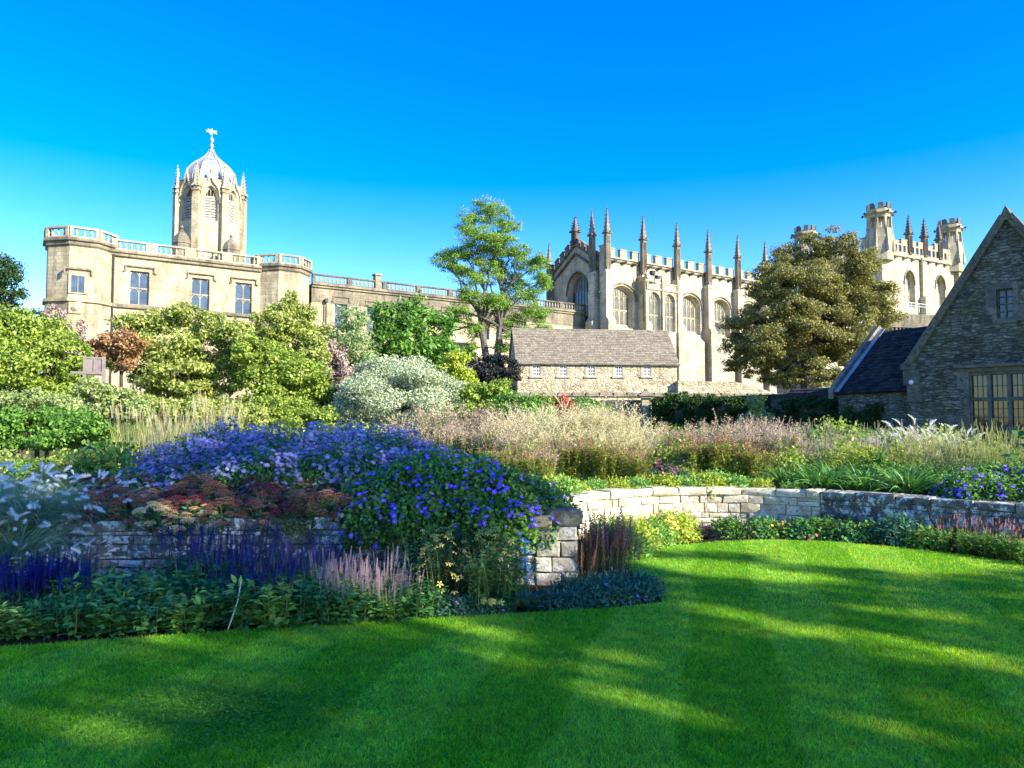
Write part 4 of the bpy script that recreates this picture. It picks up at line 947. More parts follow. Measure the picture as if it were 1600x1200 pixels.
mb = MB(); mb.tube([(-.1, a0[1] - .06, a0[2] - .03), (CL + .15, a0[1] - .06, a0[2] - .03)], [.065, .065], 8); mb.build('gutter', M['trim'], rf)

# long garden wall in front of cottage running right
def gw_z(px, py): return cz(px, py, -1.1)
gzt = gw_z(930, 613)[1]; gx0 = -3.0; gx1 = cz(1225, 607, -1.1)[0]
root = empty('garden_boundary_wall', (OC[0], OC[1], 0), TCo, 'long coped stone boundary wall running below the cottage to the right', 'wall')
gy = -1.1
mb = MB(); mb.add([(gx0, gy, 0), (gx1, gy, 0), (gx1, gy, gzt - .25), (gx0, gy, gzt - .25)], [(0, 1, 2, 3)]); mb.add([(gx1, gy, 0), (gx1, gy + .5, 0), (gx1, gy + .5, gzt - .25), (gx1, gy, gzt - .25)], [(0, 1, 2, 3)]); mb.build('stonework', M['rubble'], root)
mb = MB(); x = gx0
while x < gx1: mb.box(x, min(x + .9, gx1 + .1) - .01, gy - .12, gy + .62, gzt - .25, gzt - random.uniform(0, .03), top=.1); x += .9
mb.build('coping', M['trim'], root)
# raised section right of the cottage, sloping lean-to top
ra = cz(1060, 600, -.5)[0]; rb = cz(1218, 606, -.5)[0]; rzz = cz(1062, 596, -.5)[1]; mb = MB()
mb.prism([(ra, gzt - .4), (rb, gzt - .4), (rb, gzt - .02), (cz(1150, 600, -.5)[0], rzz), (ra, rzz + .05)], lambda p, k: (p[0], -.46 + .8 * k, p[1])); mb.build('upper_course', M['rubble'], root)

# arched gateway with pier
Yg = 42.6; g0 = at(940, 640, Yg); zc = at(975, 641, Yg).z; OG = (g0.x, g0.y)
root = empty('arched_gateway', (OG[0], OG[1], 0), 0, 'shaded stone gateway wall with dark round arch below the cottage', 'gateway')
gwid = at(1008, 640, Yg).x - g0.x; acx = at(975, 640, Yg).x - g0.x; aw = (at(1000, 640, Yg).x - at(950, 640, Yg).x)
ztop = at(960, 625, Yg).z; spring = at(975, 662, Yg).z
mb = MB(); panel(mb, -.0, gwid, 0, ztop, [(acx, aw, .5, spring, zc - spring)], .5); mb.add([(0, 0, ztop), (gwid, 0, ztop), (gwid, .6, ztop), (0, .6, ztop)], [(0, 1, 2, 3)])
mb.add([(0, 0, 0), (0, .6, 0), (0, .6, ztop), (0, 0, ztop)], [(0, 1, 2, 3)])
mb.build('stonework', M['house'], root)
mb = MB(); mb.strip([(acx - aw / 2 - .06, 1.0)] + arch_pts(acx, aw + .12, spring, zc - spring + .06, 12) + [(acx + aw / 2 + .06, 1.0)], .16, -.08, .02); mb.build('arch_ring', M['trim'], root)
mb = MB(); mb.box(acx - aw / 2 - .1, acx + aw / 2 + .1, .46, .52, .4, zc)
for k in range(5): mb.box(acx - aw / 2 + k * aw / 4 - .03, acx - aw / 2 + k * aw / 4 + .03, .42, .46, .4, zc - .1)
mb.build('door', M['dark_iron'], root)
mb = MB(); mb.prism([(-2.6, 0), (0, 0), (0, at(940, 628, Yg).z), (-2.6, at(900, 655, Yg).z - .2)], lambda p, k: (p[0], .1 + .4 * k, p[1])); mb.build('ramped_wall', M['rubble'], root)
pp = at(1009, 640, Yg - .5)
root = empty('gate_pier', (pp.x, pp.y, 0), 0, 'square ashlar gate pier with moulded cap right of the dark arch', 'pier')
pt = at(1009, 622, Yg - .5).z; mb = MB(); mb.box(-.24, .24, -.24, .24, 0, pt); mb.build('shaft', M['ashlar'], root)
mb = MB(); mb.box(-.36, .36, -.36, .36, pt, pt + .1); mb.box(-.42, .42, -.42, .42, pt + .1, pt + .2); mb.lathe([(.45, pt + .2), (.2, pt + .36), (.12, pt + .42), (.16, pt + .48), (.05, pt + .55)], 4, (0, 0), PI / 4); mb.build('cap', M['trim'], root)

# wall carrying the ivy, from pier to the house
Yi = 39.0
ia = at(1018, 640, 42.2); ib = at(1310, 620, 32.0)
th_i = math.atan2(ib.y - ia.y, ib.x - ia.x); IL = math.hypot(ib.x - ia.x, ib.y - ia.y); it = at(1120, 622, 38).z
root = empty('ivy_clad_wall', (ia.x, ia.y, 0), th_i, 'dark shaded wall mostly hidden by ivy between gate pier and gabled house', 'wall')
mb = MB(); mb.box(0, IL, 0, .45, 0, it - .1); mb.build('stonework', M['house'], root); mb = MB(); mb.box(-.05, IL, -.08, .53, it - .1, it + .08, top=.08); mb.build('coping', M['slate_dark'], root)
# small slate topped lean-to against that wall
la = at(1216, 630, 35.0); root = empty('slate_lean_to', (la.x, la.y, 0), th_i, 'small dark slate topped shed roof over the ivy wall', 'shed')
lw = 2.2; z0 = at(1225, 632, 35).z; z1_ = at(1235, 608, 35.5).z
mb = MB(); mb.box(0, lw, .1, 1.4, 0, z0); mb.build('wall', M['house'], root)
mb = MB(); e_ = Vector((0, 1.3, z1_ - z0)); slate_roof(mb, (-.1, -.1, z0), (lw + .1, -.1, z0), e_, e_.length, 6, .22); mb.add([(-.1, -.1, z0), (lw + .1, -.1, z0), (lw + .1, 1.2, z1_), (-.1, 1.2, z1_)], [(0, 1, 2, 3)]); mb.build('roof', M['slate_dark'], root)

# ================================================================ GABLED HOUSE (right)
Wd = Vector((.7, -.714, 0)).normalized(); TG = math.atan2(Wd.y, Wd.x); K = at(1422, 573, 25.0); OH = (K.x, K.y)
def gz_(px, py, yo=0): return on_wall(px, py, OH, TG, yo)
au, az = gz_(1573, 340); ku, kz = 0.0, K.z
root = empty('gabled_house', (OH[0], OH[1], 0), TG, 'dark rubble gabled house with large mullioned window at the right edge', 'house')
GL = 2 * au
wu0 = gz_(1514, 600)[0]; wz1 = gz_(1560, 580)[1]; wz0 = gz_(1560, 700)[1]; wz0 = max(wz0, .9); wtr = gz_(1560, 623)[1]; lw_ = gz_(1546, 600)[0] - gz_(1517, 600)[0]
nl = 4; ww = nl * lw_ + .1; wcx = wu0 + ww / 2
su, _ = gz_(1570, 475); sz1 = gz_(1570, 451)[1]; sz0 = gz_(1570, 497)[1]
mb = MB(); panel(mb, -.0, GL, 0, kz, [(wcx, ww, wz0, wz1, 0)], .28)
zsp = sz0 - .02
slope = (az - kz) / au
# gable triangle with small window: built as strips
q = lambda *p: mb.add([(a, 0, b) for a, b in p], [tuple(range(len(p)))], .5)
xl = su - .22; xr = su + .22
zx = lambda x: kz + slope * (x if x < au else GL - x)
q((0, kz), (xl, kz), (xl, zx(xl))); q((xl, kz), (xr, kz), (xr, sz0), (xl, sz0))
q((xl, sz1), (xr, sz1), (xr, zx(xr)), *( [(au, az)] if xl < au < xr else []), (xl, zx(xl)))
if au <= xr: q((xr, kz), (GL, kz), (xr, zx(xr)))
else: q((xr, kz), (GL, kz), (au, az), (xr, zx(xr)))
for a, b, c, d in (((xl, sz0), (xr, sz0), 0, 0), ((xr, sz0), (xr, sz1), 0, 0), ((xr, sz1), (xl, sz1), 0, 0), ((xl, sz1), (xl, sz0), 0, 0)): mb.add([(a[0], 0, a[1]), (b[0], 0, b[1]), (b[0], .25, b[1]), (a[0], .25, a[1])], [(0, 1, 2, 3)], .5)
mb.add([(0, 0, 0), (0, 9, 0), (0, 9, kz), (0, 0, kz)], [(0, 1, 2, 3)], .5); mb.add([(GL, 0, 0), (GL, 9, 0), (GL, 9, kz), (GL, 0, kz)], [(3, 2, 1, 0)], .5)
mb.build('wall', M['house'], root)
# dressings
mb = MB()
random.seed(4); z = wz0
while z < wz1 + .1:
    h = random.uniform(.22, .4); l = random.choice((.16, .34)); mb.box(wcx - ww / 2 - l, wcx - ww / 2, -.014, .05, z + .006, z + h - .006); z += h
mb.box(wcx - ww / 2 - .4, wcx + ww / 2 + .4, -.16, .0, wz1 + .14, wz1 + .24); mb.box(wcx - ww / 2 - .3, wcx + ww / 2 + .3, -.015, .05, wz1, wz1 + .14)
mb.build('window_dressing', M['house_trim'], root)
mb = MB(); z = sz0 - .1
while z < sz1 + .05:
    h = .24; l = random.choice((.14, .28)); mb.box(xl - l, xl, -.013, .05, z + .005, z + h - .005); mb.box(xr, xr + random.choice((.14, .28)), -.013, .05, z + .005, z + h - .005); z += h
mb.box(xl - .12, xr + .12, -.05, .05, sz0 - .16, sz0); mb.box(xl - .1, xr + .1, -.012, .05, sz1, sz1 + .2)
mb.build('window_dressing', M['house_trim'], root)
mb = MB(); b_ = .055
for k in range(nl + 1): x = wcx - ww / 2 + k * ww / nl; mb.box(x - b_, x + b_, .05, .22, wz0, wz1)
for z in (wz0 + .04, wtr, wz1 - .04): mb.box(wcx - ww / 2, wcx + ww / 2, .048, .218, z - b_, z + b_)
big = mb.build('mullioned_window', M['house_trim'], root)
for k in range(nl):
    for za, zb in ((wz0 + .09, wtr - b_), (wtr + b_, wz1 - .09)):
        xa = wcx - ww / 2 + k * ww / nl + b_; xb = xa + ww / nl - 2 * b_
        g = MB(); g.add([(xa, .19, za), (xb, .19, za), (xb, .19, zb), (xa, .19, zb)], [(0, 1, 2, 3)]); g.build('pane', M['glass_house'], big)
mb = MB()
for k in range(nl):
    for za, zb in ((wz0 + .09, wtr - b_), (wtr + b_, wz1 - .09)):
        xa = wcx - ww / 2 + k * ww / nl + b_; xb = xa + ww / nl - 2 * b_
        for j in range(1, 3): x = xa + (xb - xa) * j / 3; mb.box(x - .009, x + .009, .172, .186, za, zb)
        nz = max(2, int((zb - za) / .24))
        for j in range(1, nz): z = za + (zb - za) * j / nz; mb.box(xa, xb, .170, .184, z - .009, z + .009)
        mb.box(xa, xa + .02, .165, .187, za, zb); mb.box(xb - .02, xb, .165, .187, za, zb)
mb.build('glazing_bars', M['dark_iron'], big)
mb = MB(); 
for x in (xl + .02, xr - .02, su): mb.box(x - .02, x + .02, .12, .18, sz0, sz1)
for z in (sz0 + .02, (sz0 + sz1) / 2, sz1 - .02, sz0 + (sz1 - sz0) * .25, sz0 + (sz1 - sz0) * .75): mb.box(xl, xr, .118, .178, z - .014, z + .014)
f = mb.build('attic_window', M['house_trim'], root); g = MB(); g.add([(xl, .185, sz0), (xr, .185, sz0), (xr, .185, sz1), (xl, .185, sz1)], [(0, 1, 2, 3)]); g.build('pane', M['glass'], f)
# parapet copings + kneeler + roof
nx, nz = -slope / math.hypot(1, slope), 1 / math.hypot(1, slope)
mb = MB(); n_ = 9
for i in range(n_):
    a = i / n_; b = (i + 1) / n_ + .0005; pa = (ku + au * a, kz + (az - kz) * a); pb_ = (ku + au * b, kz + (az - kz) * b)
    mb.prism([(pa[0], pa[1] - .05), (pb_[0], pb_[1] - .05), (pb_[0] + nx * .2, pb_[1] + nz * .2), (pa[0] + nx * .2, pa[1] + nz * .2)], lambda p, k: (p[0], -.12 + .62 * k, p[1]))
    pa = (GL - pa[0], pa[1]); pb_ = (GL - pb_[0], pb_[1]); mb.prism([(pb_[0], pb_[1] - .05), (pa[0], pa[1] - .05), (pa[0] - nx * .2, pa[1] + nz * .2), (pb_[0] - nx * .2, pb_[1] + nz * .2)], lambda p, k: (p[0], -.12 + .62 * k, p[1]))
mb.prism([(au - .22, az - .1), (au + .22, az - .1), (au, az + .36)], lambda p, k: (p[0], -.15 + .66 * k, p[1]))
mb.build('gable_coping', M['cap_stone'], root)
mb = MB(); mb.box(-.2, .3, -.09, .5, kz - .6, kz - .1); mb.box(-.26, .22, -.12, .52, kz - .1, kz + .1); mb.box(-.1, .36, -.05, .3, kz - 1.2, kz - .6); mb.build('kneeler', M['house_trim'], root)
mb = MB(); E = Vector((au, 0, az - kz)); 
slate_roof(mb, (-.3, 9, kz - .3), (-.3, .5, kz - .3), E, E.length + .25, 22, .3); slate_roof(mb, (GL + .3, .5, kz - .3), (GL + .3, 9, kz - .3), Vector((-au, 0, az - kz)), E.length + .25, 22, .3)
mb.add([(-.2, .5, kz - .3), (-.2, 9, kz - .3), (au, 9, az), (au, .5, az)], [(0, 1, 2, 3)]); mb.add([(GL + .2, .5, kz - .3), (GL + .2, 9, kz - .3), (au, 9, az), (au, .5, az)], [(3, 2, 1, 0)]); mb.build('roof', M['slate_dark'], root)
# small white lamp on wall
u, z = gz_(1417, 598); mb = MB(); mb.lathe([(.0, 0), (.07, .02), (.08, .1), (.05, .15), (0.0, .16)], 10, (0.08, -.19)); o_ = mb.build('wall_lamp', M['white_paint'], root, True); o_.location = (0, 0, z - .08)

# low wing with dark slate roof
wa_ = at(1300, 612, 29.5); wb_ = at(1425, 604, 26.5); TW = math.atan2(wb_.y - wa_.y, wb_.x - wa_.x)
OW = (wa_.x, wa_.y)
root = empty('slate_roofed_wing', (OW[0], OW[1], 0), TW, 'low wing with steep dark slate roof and pale gable coping left of the dark gable', 'outbuilding')
WL = math.hypot(wb_.x - wa_.x, wb_.y - wa_.y) + .3; wez = wa_.z
# ridge point seen at 1387,508
best = None
for yo in np.linspace(1, 6, 101):
    u_, z_ = on_wall(1387, 517, OW, TW, yo)
    if best is None or abs(u_ - .55) < best[0]: best = (abs(u_ - .55), yo, z_, u_)
ry, rz_ = best[1], best[2]
mb = MB(); mb.box(.25, WL, .05, 2 * ry, 0, wez - .05); mb.prism([(0.0, wez - .1), (2 * ry, wez - .1), (ry, rz_ - .06)], lambda p, k: (.3 + (WL - .3) * k, p[0], p[1])); mb.build('wall', M['house'], root)
E = Vector((0, ry, rz_ - wez)); mb = MB(); slate_roof(mb, (.2, -.15, wez - .12), (WL, -.15, wez - .12), E, E.length + .15, 20, .24); slate_roof(mb, (WL, 2 * ry + .15, wez - .12), (.2, 2 * ry + .15, wez - .12), (0, -E.y, E.z), E.length + .15, 20, .24)
mb.add([(.2, -.1, wez - .12), (WL, -.1, wez - .12), (WL, ry, rz_), (.2, ry, rz_)], [(0, 1, 2, 3)]); mb.build('roof', M['slate_dark'], root)
mb = MB(); sl_ = (rz_ - wez) / ry
for s_ in (0, 1):
    f = (lambda y: y) if s_ == 0 else (lambda y: 2 * ry - y)
    for i in range(7):
        a, b = -.2 + (ry + .2) * i / 7, -.2 + (ry + .2) * (i + 1) / 7 - .01
        mb.prism([(f(a), wez + sl_ * a - .1), (f(b), wez + sl_ * b - .1), (f(b), wez + sl_ * b + .28), (f(a), wez + sl_ * a + .28)], lambda p, k: (-.02 + .22 * k, p[0], p[1]))
mb.build('gable_coping', M['trim'], root)
mb = MB(); mb.prism([(-.15, wez - .02), (ry, rz_ + .08), (ry, rz_ + .11), (-.15, wez + .01)], lambda p, k: (.245 + .2 * k, p[0], p[1])); mb.build('lead_flashing', M['lead'], root)

# ================================================================ wooden gate leaf among shrubs at left
g = at(147, 590, 18.2); root = empty('wooden_gate', (g.x, g.y, .5), math.radians(25), 'weathered grey wooden gate leaf standing among shrubs at the left', 'gate')
zt_ = at(147, 558, 18.2).z - .5; wg = .3; mb = MB(); mb.box(-.2, .16, -.02, .02, zt_ - .45, zt_ - .05); mb.build('panel', M['wood_grey'], root)
mb = MB(); mb.box(.16, .24, -.05, .05, 0, zt_ + .02); mb.box(-.24, -.17, -.04, .04, 0, zt_); mb.box(-.24, .16, -.045, .045, zt_ - .04, zt_ + .0); mb.box(-.5, .16, -.05, .05, zt_ - .42, zt_ - .36); mb.box(-.02, .02, -.045, .045, zt_ - .36, zt_ - .04); mb.build('frame', M['wood_grey'], root)
# ================================================================ FOLIAGE MATERIALS
L_ = dict(
 olive=leafmat('olive_leaves', (.09, .115, .022), (.27, .30, .07), (.42, .43, .14), gain=1.95),
 bright=leafmat('bright_green_leaves', (.085, .14, .018), (.25, .31, .045), (.40, .43, .10), gain=1.7),
 lime=leafmat('lime_leaves', (.16, .22, .02), (.34, .38, .04), (.5, .5, .08), gain=1.6),
 mid=leafmat('mid_green_leaves', (.035, .09, .012), (.11, .21, .03), (.2, .3, .05), gain=1.9),
 dark=leafmat('dark_green_leaves', (.015, .04, .010), (.045, .085, .02), (.1, .15, .04)),
 hall=leafmat('bronzed_green_leaves', (.055, .07, .016), (.20, .175, .05), (.34, .25, .09), gain=2.0),
 feather=leafmat('feathery_leaves', (.06, .13, .018), (.17, .26, .035), (.32, .38, .06), gain=1.9),
 silver=leafmat('silvery_leaves', (.15, .19, .09), (.38, .42, .25), (.55, .57, .40), .2),
 willow=leafmat('grey_green_leaves', (.08, .13, .04), (.23, .30, .11), (.38, .42, .2), gain=1.8),
 orange=leafmat('orange_leaves', (.20, .11, .045), (.34, .20, .09), (.42, .31, .15), gain=1.7),
 mauve=leafmat('mauve_brown_leaves', (.16, .11, .10), (.33, .25, .20), (.45, .38, .30), .15),
 cream=leafmat('pale_cream_leaves', (.13, .19, .045), (.29, .33, .11), (.48, .47, .24)),
 deep=leafmat('deep_purple_green_leaves', (.006, .008, .007), (.018, .022, .016), (.10, .09, .09), .1),
 ivy=leafmat('ivy_leaves', (.02, .05, .01), (.06, .12, .02), (.15, .2, .05), gain=1.4),
 shade=leafmat('lush_green_leaves', (.035, .12, .03), (.09, .24, .06), (.19, .36, .10)),
 fresh=leafmat('fresh_yellow_green_leaves', (.08, .18, .03), (.20, .34, .06), (.34, .46, .10)),
 bluegreen=leafmat('blue_green_leaves', (.025, .08, .04), (.07, .16, .085), (.15, .26, .16)),
 stem=leafmat('plant_stems', (.06, .09, .02), (.14, .15, .05), None, .1),
 straw=leafmat('straw_grass', (.34, .27, .12), (.60, .50, .28), (.72, .64, .42), .35),
 strawgreen=leafmat('yellowing_grass', (.16, .19, .04), (.38, .36, .12), (.5, .46, .2), .35),
 pinkseed=leafmat('dusky_seedheads', (.20, .14, .09), (.38, .29, .19), (.52, .43, .31), .2),
 mauvespike=leafmat('pale_mauve_spikes', (.27, .19, .16), (.42, .34, .27), (.55, .46, .38), .2),
 bronze=leafmat('bronze_seedheads', (.13, .07, .03), (.26, .15, .06), (.4, .26, .1), .2),
 plume=leafmat('white_plumes', (.62, .66, .58), (.80, .82, .74), None, .4, .8),
 plumegold=leafmat('cream_plumes', (.62, .56, .38), (.80, .74, .55), None, .4, .8),
 penn=leafmat('blue_green_grass', (.07, .14, .07), (.17, .27, .15), (.30, .38, .24), .25),
 strap=leafmat('strap_leaves', (.03, .10, .015), (.09, .20, .03), (.22, .34, .08), .25),
 aster=leafmat('lavender_blue_petals', (.20, .165, .50), (.34, .30, .56), (.46, .42, .58), .25),
 geran=leafmat('violet_blue_petals', (.08, .035, .66), (.18, .10, .88), (.5, .25, .8), .25),
 salvia=leafmat('deep_blue_spikes', (.004, .003, .045), (.014, .010, .12), (.05, .04, .20), .1),
 lav=leafmat('dusty_violet_spikes', (.015, .013, .06), (.04, .035, .13), (.16, .13, .22), .15),
 pinkspike=leafmat('pink_cream_spikes', (.24, .15, .15), (.38, .28, .24), (.48, .4, .3), .2),
 yellow=leafmat('pale_yellow_petals', (.55, .38, .06), (.62, .48, .12), None, .2),
 orangefl=leafmat('orange_petals', (.70, .22, .03), (.80, .38, .06), None, .2),
 rosefl=leafmat('brick_red_petals', (.42, .10, .06), (.55, .2, .13), None, .2),
 redplum=leafmat('dark_red_flowerheads', (.10, .015, .03), (.22, .03, .06), (.32, .05, .09), .05),
 sedred=leafmat('crimson_sedum_heads', (.09, .016, .022), (.19, .04, .04), (.28, .08, .06), .0, .9),
 sedbrown=leafmat('russet_sedum_heads', (.12, .045, .025), (.23, .10, .05), (.32, .17, .08), .0, .9),
 sedtan=leafmat('tan_sedum_heads', (.40, .24, .09), (.56, .38, .16), (.66, .5, .24), .0, .9),
 sedleaf=leafmat('fleshy_sedum_leaves', (.05, .11, .05), (.11, .20, .09), (.3, .38, .16), .1),
 bluefl=leafmat('sky_blue_petals', (.10, .22, .75), (.2, .38, .9), None, .2),
 black=leafmat('near_black_grass', (.012, .010, .014), (.035, .028, .04), (.07, .06, .08), .0),
 rust=leafmat('rusty_seed_stems', (.10, .05, .03), (.20, .11, .06), (.30, .19, .10), .1),
 red=leafmat('red_feather_leaves', (.26, .06, .03), (.40, .12, .07), None, .2),
 gold=leafmat('flower_centres', (.5, .34, .04), (.6, .45, .08), None, 0),
)

# ================================================================ TREES AND SHRUBS
COVER = 1.25
def crown_pts(blobs, per, leaf, sub=.34, fill=.5, ysq=1.0):
    P = []; Nn = []
    for (c, r) in blobs:
        c = np.array(c); r = np.array(r); vol = max(r.mean(), .15)
        ns = max(6, int(9 * (1 / sub) ** 1.0)); d = rdir(ns); rad = fill + (1 - fill) * rng.random(ns) ** .7
        sc = c + d * r * rad[:, None] * (1 - sub * .5)
        n = int(min(per / 60, 1.3) * COVER * 4 * PI * (r[0] * r[2]) / (.22 * leaf ** 2) / ns) + 3
        for s_ in sc:
            sr = r * sub * rng.uniform(.7, 1.35); q = rdir(n) * (rng.random(n) ** .45)[:, None]; q[:, 2] *= .75
            P.append(s_ + q * sr); Nn.append(unit(q * .8 + (s_ - c) / r * .5 + np.array([0, 0, .45]) + rng.normal(size=(n, 3)) * .45))
    return np.concatenate(P), np.concatenate(Nn)
def limb(mb, a, b, r0, r1, wob=.08, n=5):
    a = Vector(a); b = Vector(b); L = (b - a).length; pts = []; rr = []
    for i in range(n + 1):
        t = i / n; p = a.lerp(b, t) + Vector((random.gauss(0, wob * L * .5), random.gauss(0, wob * L * .5), math.sin(t * PI) * L * wob)) * (0 if i in (0, n) else 1); pts.append(p); rr.append(r0 + (r1 - r0) * t)
    mb.tube(pts, rr, 6); return pts
def tree(name, label, cat, Y, blobs_px, m, leaf, per, base_px=None, trunk_r=.2, bark='bark', T=LEAF, group=None, depth=.9, ground=None, sub=.34, fill=.5, limbs=True, stems=1, width=1.0, twigs=2, rs=1.42, ryk=1.0):
    s = Y / FPX; bl = []
    for b in blobs_px:
        px, py, rx, ry = b[:4]; ry *= ryk; f_ = rs * random.uniform(.9, 1.12); rx *= f_; ry *= f_ * .97; py += (rs - 1) * ry * .35; dY = b[4] if len(b) > 4 else random.uniform(-.5, .5) * rx * s * 1.2
        c = at(px, py, Y + dY); bl.append(((c.x, c.y, c.z), (rx * s, max(rx, ry) * s * depth, ry * s)))
    if base_px is None: base_px = (sum(b[0] for b in blobs_px) / len(blobs_px))
    g = at(base_px, 640, Y); gz = .55 if ground is None else ground
    root = empty(name, (g.x, g.y, gz), 0, label, cat, group)
    P, Nn = crown_pts(bl, per, leaf, sub, fill); P = P - np.array([g.x, g.y, gz]); n = len(P)
    keep = P[:, 2] > .02; P = P[keep]; Nn = Nn[keep]; n = len(P)
    tip = unit(rdir(n) + np.array([0, 0, -.35])); cr = stamp('crown', m, *T, P, tip, Nn, leaf * .86 * rng.uniform(.6, 1.35, n), None, root, width); cr['kind'] = 'stuff'
    if limbs:
        mb = MB(); top = max(b[0][2] for b in bl) - gz; low = min(b[0][2] - b[1][2] for b in bl) - gz
        for st in range(stems):
            off = (st - (stems - 1) / 2) * trunk_r * 2.2; zc = max(low, .4); tp = Vector((off * 2 + random.gauss(0, .1), 0, max(zc, top * .35)))
            mb.tube([(off, 0, -.3), (off * .95, 0, .15), (off * 1.2, 0, tp.z * .5), tp], [trunk_r * 1.5, trunk_r * 1.05, trunk_r * .9, trunk_r * .75], 8)
            for i, (c, r) in enumerate(bl):
                if i % stems != st: continue
                e = Vector((c[0] - g.x, c[1] - g.y, c[2] - gz)); f = min(max((e.z - tp.z) / max(top, .1), 0), .6)
                pp = limb(mb, tp, e, trunk_r * .36, trunk_r * .09, .07)
                for k in range(twigs + 2):
                    d = Vector(rdir(1)[0]); d.z = abs(d.z) * .6; q = Vector((d.x * r[0], d.y * r[1], d.z * r[2])) * .85
                    limb(mb, pp[random.randint(2, 5)], e + q, trunk_r * .09, trunk_r * .03, .08, 3)
        mb.build('trunk', M[bark], root)
    return root
random.seed(21)
tree('tall_thin_tree', 'tall airy twin-stemmed tree rising between the range and the hall', 'tree', 55,
  [(730, 545, 16, 12), (832, 545, 20, 13), (690, 522, 14, 9), (765, 326, 24, 14), (732, 342, 20, 12), (793, 348, 20, 13), (750, 368, 30, 12), (778, 372, 25, 12), (697, 400, 22, 10), (728, 396, 24, 11), (770, 400, 26, 13), (812, 392, 22, 13), (838, 410, 24, 13), (742, 425, 30, 11), (705, 415, 18, 7), (795, 428, 26, 14), (848, 436, 16, 12), (820, 452, 28, 12), (735, 458, 22, 9), (715, 486, 20, 10), (768, 470, 26, 12), (790, 500, 24, 12), (835, 486, 22, 11), (845, 515, 18, 11), (740, 512, 22, 9), (815, 522, 22, 10), (700, 502, 14, 8), (785, 540, 14, 7)],
  L_['feather'], .15, 48, 768, .30, 'bark_light', LEAFN, ground=4.0, sub=.30, stems=2, width=1.6, twigs=3, fill=.1, ryk=1.3)
tree('spreading_hall_tree', 'huge bronze green spreading tree hiding the end of the hall', 'tree', 64,
  [(1292, 378, 32, 20), (1245, 400, 34, 22), (1340, 405, 30, 24), (1212, 425, 26, 16), (1262, 430, 46, 26), (1322, 435, 44, 28), (1366, 452, 26, 28), (1195, 452, 28, 18), (1228, 475, 38, 22), (1288, 478, 50, 28), (1348, 490, 38, 28), (1175, 500, 32, 18), (1220, 515, 44, 24), (1290, 525, 44, 24), (1160, 532, 26, 16), (1200, 548, 38, 20), (1262, 560, 44, 24), (1170, 565, 26, 14), (1318, 548, 24, 16), (1222, 585, 38, 16), (1285, 588, 30, 14), (1340, 530, 24, 18), (1380, 480, 14, 20)],
  L_['hall'], .21, 56, 1262, .55, 'bark', LEAF, ground=3.5, sub=.27, fill=.3, twigs=3, rs=1.5)
tree('dark_broadleaf_tree', 'round dark green tree right of the long range windows', 'tree', 36,
  [(612, 492, 26, 22), (650, 484, 32, 24), (684, 508, 26, 26), (598, 520, 22, 24), (640, 525, 38, 30), (690, 545, 20, 20), (612, 552, 26, 20), (655, 566, 34, 20), (690, 575, 20, 16)], L_['mid'], .24, 42, 645, .2, fill=.6)
tree('weeping_grey_tree', 'grey green willowy tree left of the round dark tree', 'tree', 34,
  [(550, 496, 20, 18), (536, 522, 24, 24), (562, 540, 26, 26), (530, 558, 22, 26), (580, 572, 24, 22), (548, 585, 26, 22)], L_['willow'], .20, 46, 550, .12, T=LEAFN, width=1.4)
tree('mauve_bush', 'dusky mauve leaved bush between green tree and silver dome', 'shrub', 31, [(516, 548, 18, 18), (528, 572, 22, 18), (512, 592, 18, 16)], L_['mauve'], .11, 60, 520, .06, fill=.2)
tree('olive_tall_tree', 'olive tree with spiky top in front of the right turret', 'tree', 30,
  [(455, 470, 12, 14), (440, 488, 22, 14), (472, 492, 20, 16), (425, 505, 28, 18), (482, 518, 24, 22), (400, 522, 24, 16), (450, 530, 40, 24), (490, 550, 20, 24)], L_['olive'], .14, 60, 450, .14, sub=.3)
tree('bright_green_tree', 'bright yellow green tree under the spiky olive tree', 'tree', 26,
  [(395, 545, 26, 22), (430, 560, 34, 26), (470, 575, 32, 24), (398, 590, 28, 22), (440, 605, 42, 26), (482, 620, 28, 26), (400, 630, 26, 22), (455, 645, 40, 18)], L_['bright'], .14, 62, 440, .14)
tree('olive_apple_tree', 'broad olive green apple tree left of the bright green tree', 'tree', 27,
  [(290, 488, 26, 14), (248, 498, 30, 16), (205, 500, 26, 14), (330, 505, 30, 20), (260, 532, 42, 24), (325, 545, 40, 28), (212, 528, 22, 16), (285, 578, 48, 28), (345, 585, 30, 24), (235, 582, 24, 26), (305, 610, 40, 18), (255, 608, 24, 14), (372, 520, 26, 20), (378, 560, 24, 22), (180, 560, 20, 16)], L_['olive'], .14, 62, 262, .15)
tree('orange_smoke_bush', 'orange leaved smoke bush against the green apple tree', 'shrub', 25.5, [(152, 540, 18, 11), (178, 528, 22, 11), (204, 530, 18, 12), (196, 548, 20, 10), (165, 552, 14, 8), (200, 566, 14, 8)], L_['orange'], .12, 60, 190, .07, fill=.3)
tree('big_left_shrub', 'large light green rounded shrub at the left edge', 'shrub', 22,
  [(18, 508, 38, 26), (66, 520, 34, 24), (100, 548, 28, 24), (25, 556, 48, 32), (84, 580, 36, 28), (122, 575, 18, 20), (20, 605, 46, 28), (-45, 545, 46, 44), (-40, 605, 40, 30), (100, 612, 30, 22)], L_['bright'], .13, 62, 40, .16)
tree('far_dark_tree', 'dark tree against the sky at the far left edge', 'tree', 60, [(6, 408, 20, 14), (18, 432, 20, 14), (-22, 425, 30, 30), (8, 462, 22, 14), (-20, 480, 30, 26), (30, 455, 8, 8)], L_['dark'], .26, 30, -10, .4, fill=.3)
